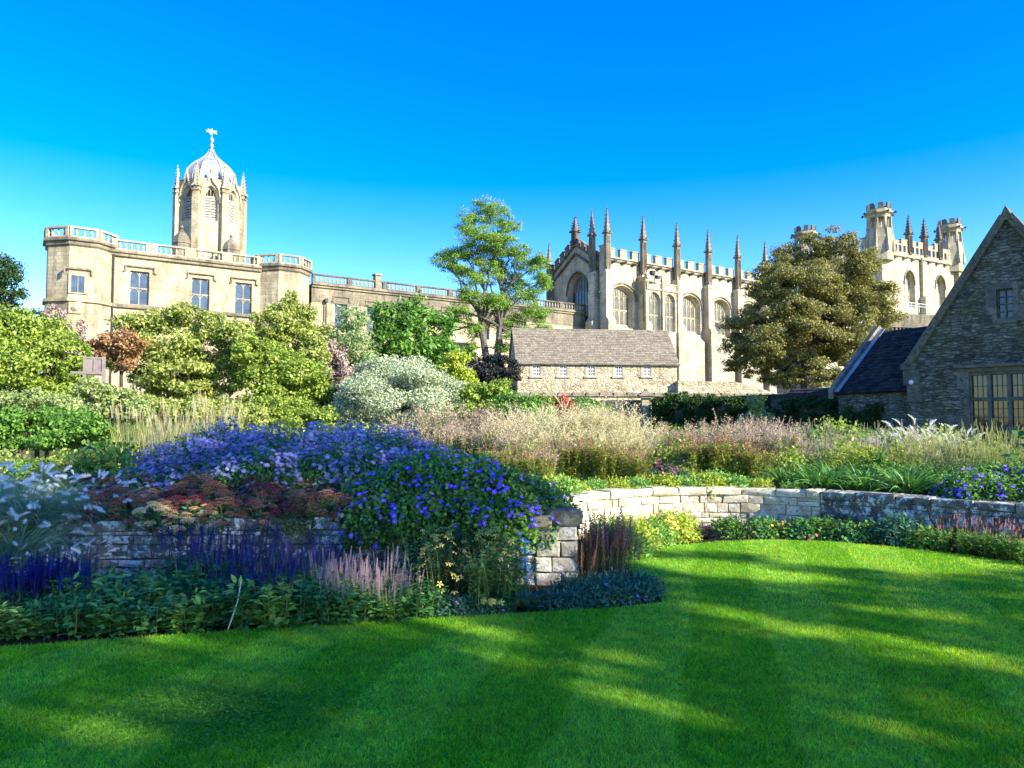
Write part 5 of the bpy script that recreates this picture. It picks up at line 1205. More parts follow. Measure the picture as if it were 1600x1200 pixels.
tree('far_small_tree', 'small dark tree tips just left of the corner turret', 'tree', 62, [(55, 492, 14, 10), (48, 510, 20, 14), (62, 512, 12, 14)], L_['dark'], .24, 30, 52, .3, ground=3)
tree('mauve_tree', 'dusky mauve brown small tree in front of the left turret', 'tree', 40, [(84, 492, 12, 18), (96, 512, 14, 16), (108, 530, 14, 16), (96, 548, 18, 16), (128, 512, 5, 12), (118, 548, 12, 14)], L_['mauve'], .15, 44, 100, .1, fill=.15)
tree('silver_dome_shrub', 'silvery grey dome of foliage in the middle of the garden', 'shrub', 25,
  [(628, 612, 62, 36), (600, 588, 36, 28), (655, 590, 36, 28), (628, 592, 56, 36), (575, 612, 42, 34), (680, 614, 42, 32), (628, 630, 80, 32), (548, 640, 24, 24), (712, 640, 24, 22)], L_['silver'], .10, 95, 628, .12, T=LEAFN, fill=.72, width=1.5)
tree('yellow_green_shrub', 'small yellow green shrub between silver dome and cottage', 'shrub', 30, [(712, 562, 18, 16), (702, 580, 18, 18), (724, 590, 18, 18), (712, 608, 22, 14)], L_['lime'], .13, 60, 712, .06)
tree('clipped_yew', 'blocky near black yew left of the cottage', 'hedge', 45, [(758, 572, 20, 16, 0), (788, 572, 20, 16, 0), (755, 592, 18, 14, 0), (788, 592, 20, 14, 0), (772, 582, 20, 20, .3)], L_['deep'], .12, 130, 772, .2, ground=2.0, fill=.75, depth=.6)
tree('green_mound_shrub', 'fresh green shrub mound right of the silver dome', 'shrub', 21, [(745, 612, 24, 18), (778, 604, 18, 14), (772, 630, 32, 18), (738, 640, 22, 16)], L_['bright'], .11, 70, 755, .06)
tree('green_mound_shrub', 'low green bush below the cottage front corner', 'shrub', 20, [(805, 628, 26, 14), (832, 640, 26, 14), (792, 645, 24, 14)], L_['mid'], .10, 70, 812, .06)
tree('olive_feather_bush', 'olive feathery bush left of the small red one', 'shrub', 30, [(842, 628, 18, 14), (860, 634, 14, 14)], L_['olive'], .12, 70, 850, .05)
tree('red_feather_bush', 'small brick red feathery bush below the cottage', 'shrub', 29.5, [(882, 628, 12, 12), (886, 644, 14, 12)], L_['red'], .10, 80, 884, .05, fill=.2)
tree('wall_creeper', 'bright green creeper on the wall left of the dark arch', 'climber', 41.5, [(912, 632, 20, 10, 0), (936, 634, 14, 8, 0), (905, 645, 14, 10, 0)], L_['mid'], .16, 70, 915, .06)
tree('dark_hollow_shrub', 'dark shrub filling the gap left of the silver dome', 'shrub', 27, [(520, 618, 20, 18), (528, 640, 22, 16)], L_['dark'], .12, 70, 522, .06)
tree('cream_leaved_shrub', 'pale cream leaved shrub below the orange bush', 'shrub', 17, [(150, 612, 26, 18), (188, 620, 28, 20), (212, 640, 22, 16), (160, 640, 28, 16)], L_['cream'], .09, 85, 180, .05)
tree('cream_leaved_shrub', 'pale yellowish bush at the left edge above the grasses', 'shrub', 15.5, [(15, 622, 30, 14), (62, 624, 30, 14), (106, 632, 26, 14)], L_['cream'], .08, 85, 60, .05)
tree('shadowed_shrub', 'dark shaded leafy shrub behind the white plumed grass', 'shrub', 14.5, [(10, 655, 34, 22), (62, 652, 34, 22), (108, 660, 30, 22), (146, 668, 24, 18), (90, 684, 40, 14), (20, 686, 30, 14)], L_['mid'], .08, 85, 75, .05)
# ivy: patches hung over the shaded wall
def ivy_at(lst, Y): return [(px, py, rx, ry, 55.4 / (1 + 1.672 * (px - 800) / FPX) - .35 - Y) for px, py, rx, ry in lst]
tree('wall_ivy', 'dark ivy mass over the shaded wall right of the gate pier', 'climber', 40.5, ivy_at([(1034, 626, 14, 12), (1060, 622, 16, 10), (1090, 626, 16, 11), (1115, 624, 12, 9), (1040, 648, 18, 16), (1072, 650, 18, 16), (1106, 650, 18, 16)], 40.5), L_['ivy'], .12, 80, 1060, .06, fill=.3, depth=.5)
tree('wall_ivy', 'dark ivy stretch in the middle of the shaded wall', 'climber', 36.5, ivy_at([(1135, 624, 14, 9), (1160, 628, 16, 11), (1190, 626, 16, 10), (1140, 650, 18, 16), (1172, 652, 18, 16), (1205, 652, 16, 15)], 36.5), L_['ivy'], .12, 80, 1160, .06, fill=.3, depth=.5)
tree('wall_ivy', 'dark ivy under the slate roofed wing', 'climber', 32, ivy_at([(1238, 628, 16, 10), (1265, 626, 16, 9), (1292, 630, 14, 9), (1236, 652, 18, 15), (1270, 654, 18, 15), (1300, 656, 16, 15)], 32) + [(1330, 642, 18, 12, -3.2), (1365, 648, 18, 14, -4.2), (1345, 664, 20, 12, -4)], L_['ivy'], .11, 80, 1300, .06, fill=.3, depth=.5)
tree('sunlit_wall_shrub', 'pale sunlit shrub in front of the ivy wall', 'shrub', 29, [(1178, 628, 10, 12), (1190, 645, 16, 12), (1172, 655, 14, 10)], L_['cream'], .11, 60, 1182, .04)

# ================================================================ BORDER PLANTS: prototypes
def proto(name): return empty(name)
def disk_pts(n, r): a = rng.random(n) * 2 * PI; q = np.sqrt(rng.random(n)) * r; return np.stack([q * np.cos(a), q * np.sin(a), np.zeros(n)], 1)
def add_blades(root, name, m, n, r, h, wid, spread, droop, seg=4, hv=.3):
    b = disk_pts(n, r); d = unit(np.array([0, 0, 1.0]) + b / max(r, .01) * spread * rng.uniform(.3, 1.2, (n, 1)) + rng.normal(size=(n, 3)) * spread * .3)
    V, F, rr, E, D = blades_arrays(b, d, h * rng.uniform(1 - hv, 1 + hv * .3, n), droop * rng.uniform(.5, 1.4, n), wid * rng.uniform(.6, 1.3, n), seg)
    np_mesh(name, V, F, rr, m, root); return E, D, b, d
def g_grass(name, h, r, nb, wid, spread, droop, mb_, pl=None):
    root = proto(name); add_blades(root, 'blades', mb_, nb, r, h, wid, spread, droop)
    if pl:
        n, m, T, size, ph, ps, pd, wd = pl
        E, D, _, _ = add_blades(root, 'stems', L_['stem'] if m not in (L_['straw'], L_['plumegold']) else L_['straw'], n, r, ph, .006, ps, pd, 4, .2)
        stamp('plumes', m, *T, E - D * size * .3, D, unit(rdir(n) * .3 + np.array([0, 0, 1.0])), size * rng.uniform(.7, 1.2, n), None, root, wd)
    return root
def g_airy(name, h, r, ns, m, branches=9, bl=.3, bits=10, bitsz=.02, leafm=None, nleaf=120, spread=.25):
    """stems with cloudy branching seedheads"""
    root = proto(name); E, D, b, d = add_blades(root, 'stems', m, ns, r, h, .008, spread, .06, 3, .3)
    k = branches; o = np.repeat(E, k, 0) - np.repeat(D, k, 0) * (rng.random((ns * k, 1)) * h * .35); dd = unit(np.repeat(D, k, 0) * 1.1 + rng.normal(size=(ns * k, 3)) * .55)
    V, F, rr, E2, D2 = blades_arrays(o, dd, bl * rng.uniform(.4, 1.0, ns * k), .15, .007, 2); V2, F2, r2 = stamp_arrays(*LEAF, np.repeat(o, bits, 0) + np.repeat(E2 - o, bits, 0) * rng.random((ns * k * bits, 1)) + rng.normal(size=(ns * k * bits, 3)) * .012, rdir(ns * k * bits), rdir(ns * k * bits), bitsz * rng.uniform(.6, 1.5, ns * k * bits))
    np_mesh('seedheads', np.concatenate([V, V2]), np.concatenate([F, F2 + len(V)]), np.concatenate([rr, r2]), m, root)
    if leafm is not None:
        n = nleaf * ns // 4; i = rng.integers(0, ns, n); t = rng.random(n) ** .8 * .75; p = b[i] + d[i] * (h * t)[:, None]
        tp = unit(rdir(n) * np.array([1, 1, .3]) + np.array([0, 0, .25])); stamp('foliage', leafm, *LEAFN, p, tp, unit(rdir(n) * .4 + np.array([0, 0, 1])), rng.uniform(.05, .11, n), None, root, 1.3)
    return root
def g_spikes(name, h, r, ns, leafm, lsz, lps, sm, sl, spread=.15, T=SPIKE, LT=LEAF, lw=1.0, tmax=.72, sw=1.0, frac=1.0):
    root = proto(name); E, D, b, d = add_blades(root, 'stems', L_['stem'], ns, r, h, .006, spread, .05, 3, .35)
    n = ns * lps; i = np.repeat(np.arange(ns), lps); t = rng.random(n) * tmax; p = b[i] + d[i] * (h * .85 * t)[:, None]
    tp = unit(rdir(n) * np.array([1, 1, .2]) + np.array([0, 0, .2])); sz = lsz * rng.uniform(.6, 1.25, n) * (1.15 - .5 * t)
    stamp('foliage', leafm, *LT, p + tp * .01, tp, unit(rdir(n) * .45 + np.array([0, 0, 1])), sz, None, root, lw)
    kk = rng.random(ns) < frac
    if kk.any(): stamp('flower_spikes', sm, *T, (E - D * sl * .5)[kk], D[kk], rdir(kk.sum()), sl * rng.uniform(.6, 1.25, kk.sum()), None, root, sw)
    return root
def g_mound(name, h, r, nleaf, LT, lsz, leafm, nf, FT, fsz, fm, centre=None, lw=1.0, low=-.15, cl=.2, fup=.25):
    root = proto(name); d = rdir(nleaf); d[:, 2] = np.abs(d[:, 2]) * (1 - low) + low * rng.random(nleaf); d = unit(d); rad = .5 + .5 * rng.random(nleaf) ** .5
    bump = 1 + .17 * np.sin(d[:, 0] * 7 + 1) * np.sin(d[:, 1] * 6) + .09 * np.sin(d[:, 0] * 15 + d[:, 2] * 9)
    p = d * (rad * bump)[:, None] * np.array([r, r, h]) + rng.normal(size=(nleaf, 3)) * r * .07
    stamp('foliage', leafm, *LT, p, unit(rdir(nleaf) + d * .4), unit(d * .7 + np.array([0, 0, .6]) + rng.normal(size=(nleaf, 3)) * .4), lsz * rng.uniform(.6, 1.3, nleaf), None, root, lw)
    if nf:
        d = rdir(nf); d[:, 2] = np.abs(d[:, 2]) * (1 - low) + low * rng.random(nf); d = unit(d + np.array([0, 0, fup]))
        if cl: c = d[rng.integers(0, nf, max(3, nf // 12))]; d = unit(c[rng.integers(0, len(c), nf)] + rng.normal(size=(nf, 3)) * cl)
        bump = 1 + .17 * np.sin(d[:, 0] * 7 + 1) * np.sin(d[:, 1] * 6); p = d * bump[:, None] * np.array([r, r, h]) * rng.uniform(.86, 1.16, (nf, 1))
        p[:, 2] = np.maximum(p[:, 2], -h * .3); nn = unit(d * .9 + np.array([0, -.25, .55]) + rng.normal(size=(nf, 3)) * .35); tp = unit(np.cross(nn, rdir(nf)))
        stamp('flowers', fm, *FT, p, tp, nn, fsz * rng.uniform(.75, 1.2, nf), None, root)
        if centre: stamp('flower_centres', centre, *disk(.2, .06), p, tp, nn, fsz, None, root)
    return root
def g_sedum(name, h, r, nh, hm, hs=.055):
    root = proto(name); d = rdir(nh); d[:, 2] = np.abs(d[:, 2]) + .35; d = unit(d); E = d * np.array([r, r, h]) * rng.uniform(.85, 1.05, (nh, 1)); b = E * np.array([.25, .25, 0])
    mb = MB()
    for a, e in zip(b, E): mb.tube([tuple(a), tuple((a + e) / 2 + np.array([0, 0, .02])), tuple(e)], [.005, .004, .004], 4)
    mb.build('stems', L_['stem'], root)
    stamp('flower_heads', hm, *HEAD, E, unit(np.cross(unit(d * .5 + np.array([0, -.1, 1.0])), rdir(nh))), unit(d * .5 + np.array([0, -.1, 1.0]) + rng.normal(size=(nh, 3)) * .15), hs * rng.uniform(.65, 1.3, nh), None, root)
    n = nh * 14; i = rng.integers(0, nh, n); t = rng.uniform(.2, .92, n); p = b[i] + (E[i] - b[i]) * t[:, None]; tp = unit((rdir(n) + d[i] * .6) * np.array([1, 1, .4]) + np.array([0, 0, .25]))
    stamp('foliage', L_['sedleaf'], *LEAFB, p, tp, unit(np.array([0, 0, 1.0]) + rdir(n) * .5), rng.uniform(.045, .085, n), None, root, 1.2)
    return root
STUFF = {'flowers', 'flower_centres', 'foliage', 'stems', 'seedheads', 'plumes', 'flower_spikes', 'blades', 'flower_heads', 'crown'}
used = set()
def place(protos, spots, label, cat, group=None, rz=True, labels=None):
    """spots: (x, y, z, scale); first use moves the prototype itself, later ones copy the thing with its parts"""
    for pr in protos:
        for ch in pr.children:
            if ch.name.split('.')[0] in STUFF: ch['kind'] = 'stuff'
    for i, s in enumerate(spots):
        p = protos[i % len(protos)]
        if p.name in used: o = copy_tree(p)
        else: o = p; used.add(p.name)
        o.location = s[:3]; k = s[3] if len(s) > 3 else 1.0; o.scale = (k, k, k * random.uniform(.92, 1.08)); o.rotation_euler = (0, 0, random.uniform(0, 2 * PI) if rz else 0)
        for key in ('label', 'category', 'group'):
            if key in o: del o[key]
        tag(o, labels[i] if labels else label, cat, group if (group and not labels) or group else None)
def spot(px, Y, z=.55, s=1.0, jx=0.0):
    return ((px - 800) / FPX * Y + random.uniform(-jx, jx), Y + random.uniform(-jx, jx), z, s * random.uniform(.74, 1.2))
def row(px0, px1, n, Y0, Y1, z=.55, s=1.0, j=.12):
    return [spot(px0 + (px1 - px0) * (i + .5) / n, Y0 + (Y1 - Y0) * (i + .5) / n, z, s, j) for i in range(n)]
# ================================================================ BORDERS
random.seed(33)
# --- upper left bed, in front
pen = [g_grass('fountain_grass', .95, .16, 1000, .007, .80, .60, L_['penn'], (64, L_['plume'], PLUME, .125, .98, .75, .48, 1.0)) for _ in range(2)]
place(pen, [(-4.85, 7.55, .5, 1.0), (-5.35, 7.25, .42, 1.0), (-4.75, 7.1, .2, .9), (-5.6, 7.8, .5, 1.05), (-4.4, 7.8, .5, .85), (-4.75, 6.95, .02, .72), (-4.3, 7.15, .05, .62)], 'blue green fountain grass clump with white bottlebrush plumes at the left edge', 'ornamental grass', 'fountain grass clumps spilling over the left wall')
ast = [g_mound('aster_clump', .50, .42, 3000, LEAFN, .05, L_['shade'], 430, ASTER, .031, L_['aster'], L_['gold'], 1.4, cl=.22, fup=.5) for _ in range(3)]
S = []
for px, ty, Y in ((240, 716, 8.9), (275, 700, 9.1), (312, 680, 9.3), (350, 668, 9.6), (400, 672, 9.5), (450, 676, 9.4), (500, 675, 9.5), (545, 664, 9.7), (590, 668, 9.5), (630, 682, 9.3), (665, 695, 9.2), (700, 705, 9.0), (330, 700, 9.0), (380, 700, 8.9), (430, 700, 8.85), (480, 700, 8.9), (530, 695, 8.95), (580, 696, 8.9), (640, 712, 8.7), (740, 722, 8.9), (690, 720, 8.7), (290, 722, 8.7)):
    zt = at(px, ty, Y).z; S.append(((px - 800) / FPX * Y, Y, max(zt - .50, .45), 1.0))
place(ast, S, 'cushion of starry lavender blue daisies behind the russet sedums', 'aster', 'blue asters massed behind the sedums')
seds = {'r': [g_sedum('sedum_plant', .34, .26, 30, L_['sedred']) for _ in range(2)], 'b': [g_sedum('sedum_plant', .34, .26, 30, L_['sedbrown']) for _ in range(3)], 't': [g_sedum('sedum_plant', .30, .22, 24, L_['sedtan'])]}
R_ = []; B_ = []; T_ = []
for j, (Y, n, dx) in enumerate(((7.72, 9, 0), (8.02, 10, .15), (8.35, 11, 0), (8.7, 11, .1))):
    for i in range(n):
        px = 135 + (575 - 135) * (i + .5) / n; s_ = spot(px, Y, .50 + .045 * j, 1.0, .07); R_.append(s_) if (i * 7 + j * 3) % 3 == 0 else B_.append(s_)
T_ = [spot(250, 7.62, .48, 1.0, 0), spot(286, 7.55, .44, .8, 0), spot(318, 7.66, .5, .75, 0)]
place(seds['r'], R_, 'sedum with dark crimson flat flowerheads above the left wall', 'sedum', 'crimson sedums on the left wall')
place(seds['b'], B_, 'sedum with russet brown flat flowerheads above the left wall', 'sedum', 'russet sedums on the left wall')
place(seds['t'], T_, 'sedum with pale tan flowerheads leaning over the wall edge', 'sedum', 'tan sedums at the wall edge')
ger = [g_mound('cranesbill_mound', .31, .42, 3000, LEAF, .045, L_['mid'], 115, GERAN, .028, L_['geran'], L_['plume'], 1.5, low=-.6, cl=.45) for _ in range(3)]
S = []
for px, ty, Y in ((590, 745, 7.95), (640, 724, 8.05), (690, 722, 8.0), (735, 728, 7.95), (780, 738, 7.9), (820, 750, 7.85), (842, 765, 7.9), (600, 780, 7.6), (650, 775, 7.6), (700, 770, 7.6), (750, 772, 7.6), (800, 782, 7.6), (680, 705, 8.5), (740, 715, 8.4)):
    zt = at(px, ty, Y).z; S.append(((px - 800) / FPX * Y, Y, zt - .31, 1.0))
place(ger, S, 'green mound dotted with violet blue cranesbill flowers spilling over the left wall', 'cranesbill', 'cranesbill mounds at the end of the left wall')
gl = [g_mound('leafy_clump', .2, .2, 420, LEAFB, .07, L_['fresh'], 0, None, 0, None, lw=1.1)]
place(gl, [spot(345, 7.68, .5, .8), spot(498, 7.8, .52, 1.1)], '', 'leafy plant', 'fresh green leafy clumps among the sedums', labels=['small fresh green leafy clump beside the tan sedum', 'larger green leafy clump between the sedums and cranesbill'])
# --- wall foot bed, left
sal = [g_spikes('blue_salvia', .36, .17, 42, L_['shade'], .06, 14, L_['salvia'], .13, .16, LT=LEAFB, sw=1.25) for _ in range(2)]
place(sal, [spot(p, Y, 0, 1.0, .04) for p, Y in ((8, 6.15), (42, 6.3), (75, 6.2), (100, 6.45), (25, 5.95), (62, 6.0), (-30, 6.2), (165, 6.2), (130, 6.5), (-10, 6.5), (95, 6.0))], 'deep ultramarine salvia spikes at the foot of the left wall', 'salvia', 'deep blue salvias at the left edge')
tall = [g_spikes('tall_salvia', .50, .20, 58, L_['shade'], .06, 18, L_['lav'] if k else L_['salvia'], .12, .14, LT=LEAFB, sw=.8) for k in range(2)]
place(tall, [spot(p, Y, 0, 1.0, .05) for p, Y in ((330, 6.5), (362, 6.3), (395, 6.55), (425, 6.35), (455, 6.6), (490, 6.4), (345, 6.85), (410, 6.9), (470, 6.9), (380, 6.1), (440, 6.1), (520, 6.8), (300, 6.9))], 'tall dusky violet salvia with many thin spikes', 'salvia', 'tall violet salvias against the left wall')
pk = [g_spikes('pink_spike_plant', .44, .17, 26, L_['fresh'], .055, 13, L_['pinkspike'], .15, .12, LT=LEAFB, sw=.65) for _ in range(2)]
place(pk, [spot(p, Y, 0, 1.0, .04) for p, Y in ((520, 6.35), (550, 6.5), (580, 6.3), (610, 6.45), (540, 6.15), (590, 6.1), (628, 6.25))], 'sunlit plant with pinkish cream flower spikes', 'perennial', 'pink cream spikes in the left bed')
lf = [g_spikes('leafy_perennial', .36, .17, 22, L_['fresh'] if k % 2 else L_['shade'], .105, 15, L_['fresh'], .02, .3, LT=LEAFB, tmax=.98, frac=0.0) for k in range(3)]
S = []
for px, Y in ((-20, 5.6), (30, 5.65), (75, 5.7), (120, 5.75), (165, 5.75), (210, 5.8), (255, 5.82), (300, 5.9), (340, 5.95), (385, 5.95), (430, 6.0), (475, 6.0), (520, 6.05), (140, 6.05), (185, 6.1), (230, 6.15), (275, 6.2), (320, 6.2), (200, 6.45), (250, 6.5), (110, 6.2), (570, 6.1), (615, 6.12), (650, 6.2)): S.append(spot(px, Y, 0, .95 if Y > 5.9 else .78, .04))
place(lf, S, 'bushy fresh green leafy perennial along the lawn edge', 'perennial', 'leafy green perennials along the left lawn edge')
hel = [g_spikes('yellow_flowered_perennial', .62, .20, 30, L_['dark'] if k else L_['mid'], .07, 16, L_['yellow'], .01, .2, LT=LEAFN, lw=1.8, tmax=.95, frac=0) for k in range(2)]
for hroot in hel:
    n = 42; d = rdir(n); d[:, 2] = np.abs(d[:, 2]); c = unit(d[rng.integers(0, 9, n)] + rng.normal(size=(n, 3)) * .18); p = c * np.array([.27, .27, .60]); p[:, 2] = np.maximum(p[:, 2], .12)
    nn = unit(c + np.array([0, -.3, .4]) + rng.normal(size=(n, 3)) * .3); stamp('flowers', L_['yellow'], *star(5, .2, .05, -.3), p, unit(np.cross(nn, rdir(n))), nn, rng.uniform(.022, .036, n), None, hroot)
place(hel, [spot(p, Y, 0, 1.0, .05) for p, Y in ((665, 6.75), (700, 6.95), (735, 6.7), (770, 6.9), (800, 6.75), (690, 6.5), (750, 6.45), (720, 7.1), (785, 6.5))], 'dark leaved perennial with clusters of small pale yellow flowers', 'perennial', 'yellow flowered perennials by the pillar')
cre = g_mound('wall_fern', .3, .45, 2600, LEAF, .035, L_['dark'], 0, None, 0, None, low=-.8)
place([cre], [(-.55, 7.5, .45, 1), (-1.25, 7.5, .5, .9), (-2.2, 7.5, .48, .6)], 'dark small leaved creeper hanging over the wall below the cranesbill', 'creeper', 'dark creepers on the left wall')
# anchusa with big basal leaves and blue flowers
an = proto('blue_anchusa'); n = 26; a = rng.random(n) * 2 * PI; tp = unit(np.stack([np.cos(a), np.sin(a), rng.uniform(.3, 1.6, n)], 1)); stamp('foliage', L_['bluegreen'], *LEAFB, np.zeros((n, 3)) + disk_pts(n, .04), tp, unit(np.array([0, 0, 1.0]) + rdir(n) * .3), rng.uniform(.14, .24, n), None, an, .75)
E, D, b, d = add_blades(an, 'stems', L_['bluegreen'], 6, .03, .62, .012, .10, .05); n = 60; i = rng.integers(0, 6, n); p = b[i] + (E[i] - b[i]) * rng.uniform(.5, 1.02, (n, 1)) + rng.normal(size=(n, 3)) * .02
stamp('flowers', L_['bluefl'], *GERAN, p, rdir(n), unit(rdir(n) + np.array([0, -.6, .5])), rng.uniform(.010, .017, n), None, an)
place([an], [spot(824, 6.45, 0, 1.0)], 'grey green anchusa with broad pale leaves and small sky blue flowers beside the pillar', 'anchusa')
low_ = [g_mound('low_blue_green_plant', .17, .2, 1100, LEAFN, .045, L_['bluegreen'], 4, ASTER, .02, L_['aster'], lw=1.4, cl=0) for _ in range(2)]
place(low_, [spot(p, Y, 0, 1.0, .04) for p, Y in ((770, 6.35), (860, 6.55), (890, 6.6), (920, 6.65), (950, 6.75), (980, 6.8), (1005, 6.85), (930, 6.95), (965, 7.05), (900, 6.9), (1000, 7.1), (705, 6.3), (740, 6.32))], 'low blue green cushion plant in front of the pillar', 'perennial', 'blue green cushions round the pillar foot')
rs = [g_spikes('rusty_seed_plant', .48, .16, 46, L_['rust'], .04, 10, L_['rust'], .22, .10, LT=LEAFN, sw=.7) for _ in range(2)]
place(rs, [spot(p, Y, 0, 1.0, .03) for p, Y in ((915, 7.5), (938, 7.6), (960, 7.7), (925, 7.9), (952, 8.0), (972, 7.95))], 'rust brown upright seedheads right of the pillar', 'perennial', 'rusty seedheads beside the pillar')
cor = [g_mound('coreopsis', .34, .32, 1500, LEAFN, .06, L_['fresh'] if k else L_['lime'], 34, star(6, .3, .1, -.1), .026, L_['orangefl'] if k else L_['yellow'], None, lw=1.5, low=0, cl=.2) for k in range(2)]
place(cor, [spot(p, Y, 0, 1.0, .05) for p, Y in ((925, 8.8), (955, 9.2), (985, 9.4), (1015, 9.9), (1045, 10.3), (1000, 9.7), (1070, 10.6), (970, 8.9), (1030, 10.15))], 'yellow green bushy plant with small orange and yellow flowers below the sunlit wall', 'perennial', 'coreopsis below the sunlit wall')
bk = g_grass('black_grass', .30, .12, 300, .008, .9, .5, L_['black']); place([bk], [spot(1098, 10.45, 0), spot(1122, 10.5, 0), spot(1080, 10.5, 0)], 'tuft of near black grass at the foot of the curved wall', 'grass', 'black grass tufts')
fw = [g_mound('low_border_plant', .22, .28, 1100, LEAFN if k % 2 else LEAF, .05, [L_['mid'], L_['dark'], L_['shade']][k % 3], 22, star(6, .3, .1, -.1), .024, [L_['orangefl'], L_['orangefl'], L_['rosefl']][k % 3], None, lw=1.4, low=0) for k in range(3)]
S = []
for px, py in ((1140, 842), (1165, 841), (1190, 841), (1215, 841), (1240, 841), (1265, 843), (1290, 844), (1315, 846), (1340, 849), (1365, 850), (1390, 853), (1440, 858), (1462, 861), (1485, 864), (1150, 836), (1200, 835), (1255, 836), (1310, 838), (1350, 842), (1405, 847)):
    g = gnd(px, py, 0); S.append((g.x, g.y + .22, 0, random.uniform(.8, 1.1)))
place(fw, S, 'low green border plant with scattered orange flowers below the curved wall', 'perennial', 'low border plants along the curved wall')
g = gnd(1418, 856, 0); bgp = g_mound('blue_grey_plant', .4, .3, 1000, LEAFN, .08, L_['bluegreen'], 0, None, 0, None, lw=1.5, low=0); place([bgp], [(g.x, g.y + .25, 0, 1)], 'blue grey leafy plant against the shaded curved wall', 'perennial')
rf_ = [g_spikes('brick_red_perennial', .42, .2, 20, L_['mid'], .06, 16, L_['rosefl'], .05, .3, sw=1.5, frac=.6) for _ in range(2)]
S = []
for px, py in ((1505, 868), (1528, 870), (1550, 873), (1572, 877), (1595, 880), (1618, 884), (1540, 864), (1585, 870), (1645, 890), (1515, 860), (1670, 895)): g = gnd(px, py, 0); S.append((g.x, g.y + .22, 0, 1))
place(rf_, S, 'perennial with loose brick red flowers by the lawn at the right edge', 'perennial', 'brick red perennials at the right edge')
# --- raised border beyond the curved wall
sun1 = [g_airy('feathery_grass', 1.15, .25, 34, L_['straw'], 8, .34, 9, .022, L_['strawgreen'], 90, .3) for _ in range(2)]
place(sun1, row(790, 1000, 12, 16.5, 15.5, s=1.05) + row(760, 1000, 11, 14.8, 14.0, s=.85) + row(820, 960, 7, 18.2, 18, s=1.15), 'golden straw coloured feathery grass clump in the middle border', 'ornamental grass', 'straw coloured feathery grasses')
pinkg = [g_airy('dusky_seedhead_plant', 1.1, .28, 26, L_['pinkseed'], 9, .26, 9, .026, L_['bright'], 170, .25) for _ in range(2)]
place(pinkg, row(640, 790, 8, 18.5, 17.5, s=1.12) + row(620, 780, 8, 15.5, 15, s=.85) + row(1000, 1240, 13, 15.2, 14.2, s=.78) + row(1020, 1240, 10, 17.5, 16.8, s=.9) + row(760, 860, 4, 13, 12.9, s=.7), 'dusky pink brown seedhead perennial in the sunny border', 'perennial', 'dusky seedhead perennials')
random.seed(91)
bz_ = [g_airy('bronze_perennial', .85, .28, 26, L_['bronze'], 6, .2, 7, .024, L_['bright'], 220, .25) for _ in range(2)]
place(bz_, row(880, 1010, 6, 13.4, 12.9, s=.8) + row(1060, 1200, 5, 13.2, 12.8, s=.9) + row(740, 850, 5, 12.4, 12.4, s=.7), 'bronze brown bushy perennial above the curved wall', 'perennial', 'bronze perennials above the curved wall')
ms = [g_spikes('mauve_spike_plant', 1.0, .26, 30, L_['olive'], .075, 15, L_['mauvespike'], .16, .28, LT=LEAFN, lw=1.8, sw=.8) for _ in range(2)]
place(ms, row(1210, 1420, 13, 15.8, 14.8, s=.85) + row(1220, 1440, 12, 14.2, 13.4, s=.74) + row(1130, 1230, 5, 16.2, 16, s=.88), 'pale mauve flower spikes in the right border', 'perennial', 'mauve spiked perennials in the right border')
ys = [g_spikes('yellow_green_spike_plant', 1.15, .26, 30, L_['cream'], .08, 16, L_['strawgreen'], .2, .24, LT=LEAFN, lw=1.6, sw=.45) for _ in range(2)]
place(ys, row(1500, 1640, 8, 13.6, 12.8, s=.78) + row(1480, 1640, 9, 12.4, 11.8, s=.66) + row(1440, 1510, 4, 13.6, 13.4, s=.68), 'yellow green spiky perennial in front of the mullioned window', 'perennial', 'yellow green spikes before the window')
ng = g_grass('nodding_plume_grass', 1.0, .2, 300, .010, .35, .3, L_['strawgreen'], (30, L_['plumegold'], NOD, .17, 1.12, .3, .22, 1.0))
place([ng], [spot(p, Y, .55, 1.0, .05) for p, Y in ((1385, 15.6), (1412, 15.2), (1436, 15.5), (1462, 15.1), (1488, 15.4), (1440, 14.6), (1500, 14.6))], 'tall grass with nodding cream plumes before the dark gable', 'ornamental grass', 'nodding cream plume grasses')
rp = g_mound('dark_red_sedum', .38, .3, 900, LEAF, .06, L_['bluegreen'], 60, GERAN, .04, L_['redplum'], None, low=0, fup=1.0); place([rp], [spot(1035, 12.15, .55, 1.0), spot(1055, 12.3, .55, .8)], 'dark red headed sedum clump above the curved wall', 'sedum', 'dark red sedums above the curved wall')
lo = [g_mound('golden_edging_plant', .26, .3, 900, LEAF, .05, L_['lime'] if k else L_['fresh'], 0, None, 0, None, low=-.2) for k in range(2)]
S = [(x, y, .52, random.uniform(.7, 1.1)) for x, y in [(.75, 10.75), (.95, 11.0), (1.25, 11.25), (1.6, 11.55), (1.95, 11.7), (.9, 11.3), (1.3, 11.7), (2.4, 11.8), (2.75, 11.85), (3.15, 11.85), (3.55, 11.8), (3.9, 11.7), (4.3, 11.5), (.6, 10.7), (.35, 10.9), (2.1, 12.0), (3.3, 12.1), (.6, 11.2)]]
place(lo, S, 'low yellow green edging plant along the top of the sunlit curved wall', 'edging plant', 'yellow green edging plants on the curved wall')
dl = [g_grass('daylily_clump', .68, .12, 150, .026, .7, .55, L_['strap']) for _ in range(2)]
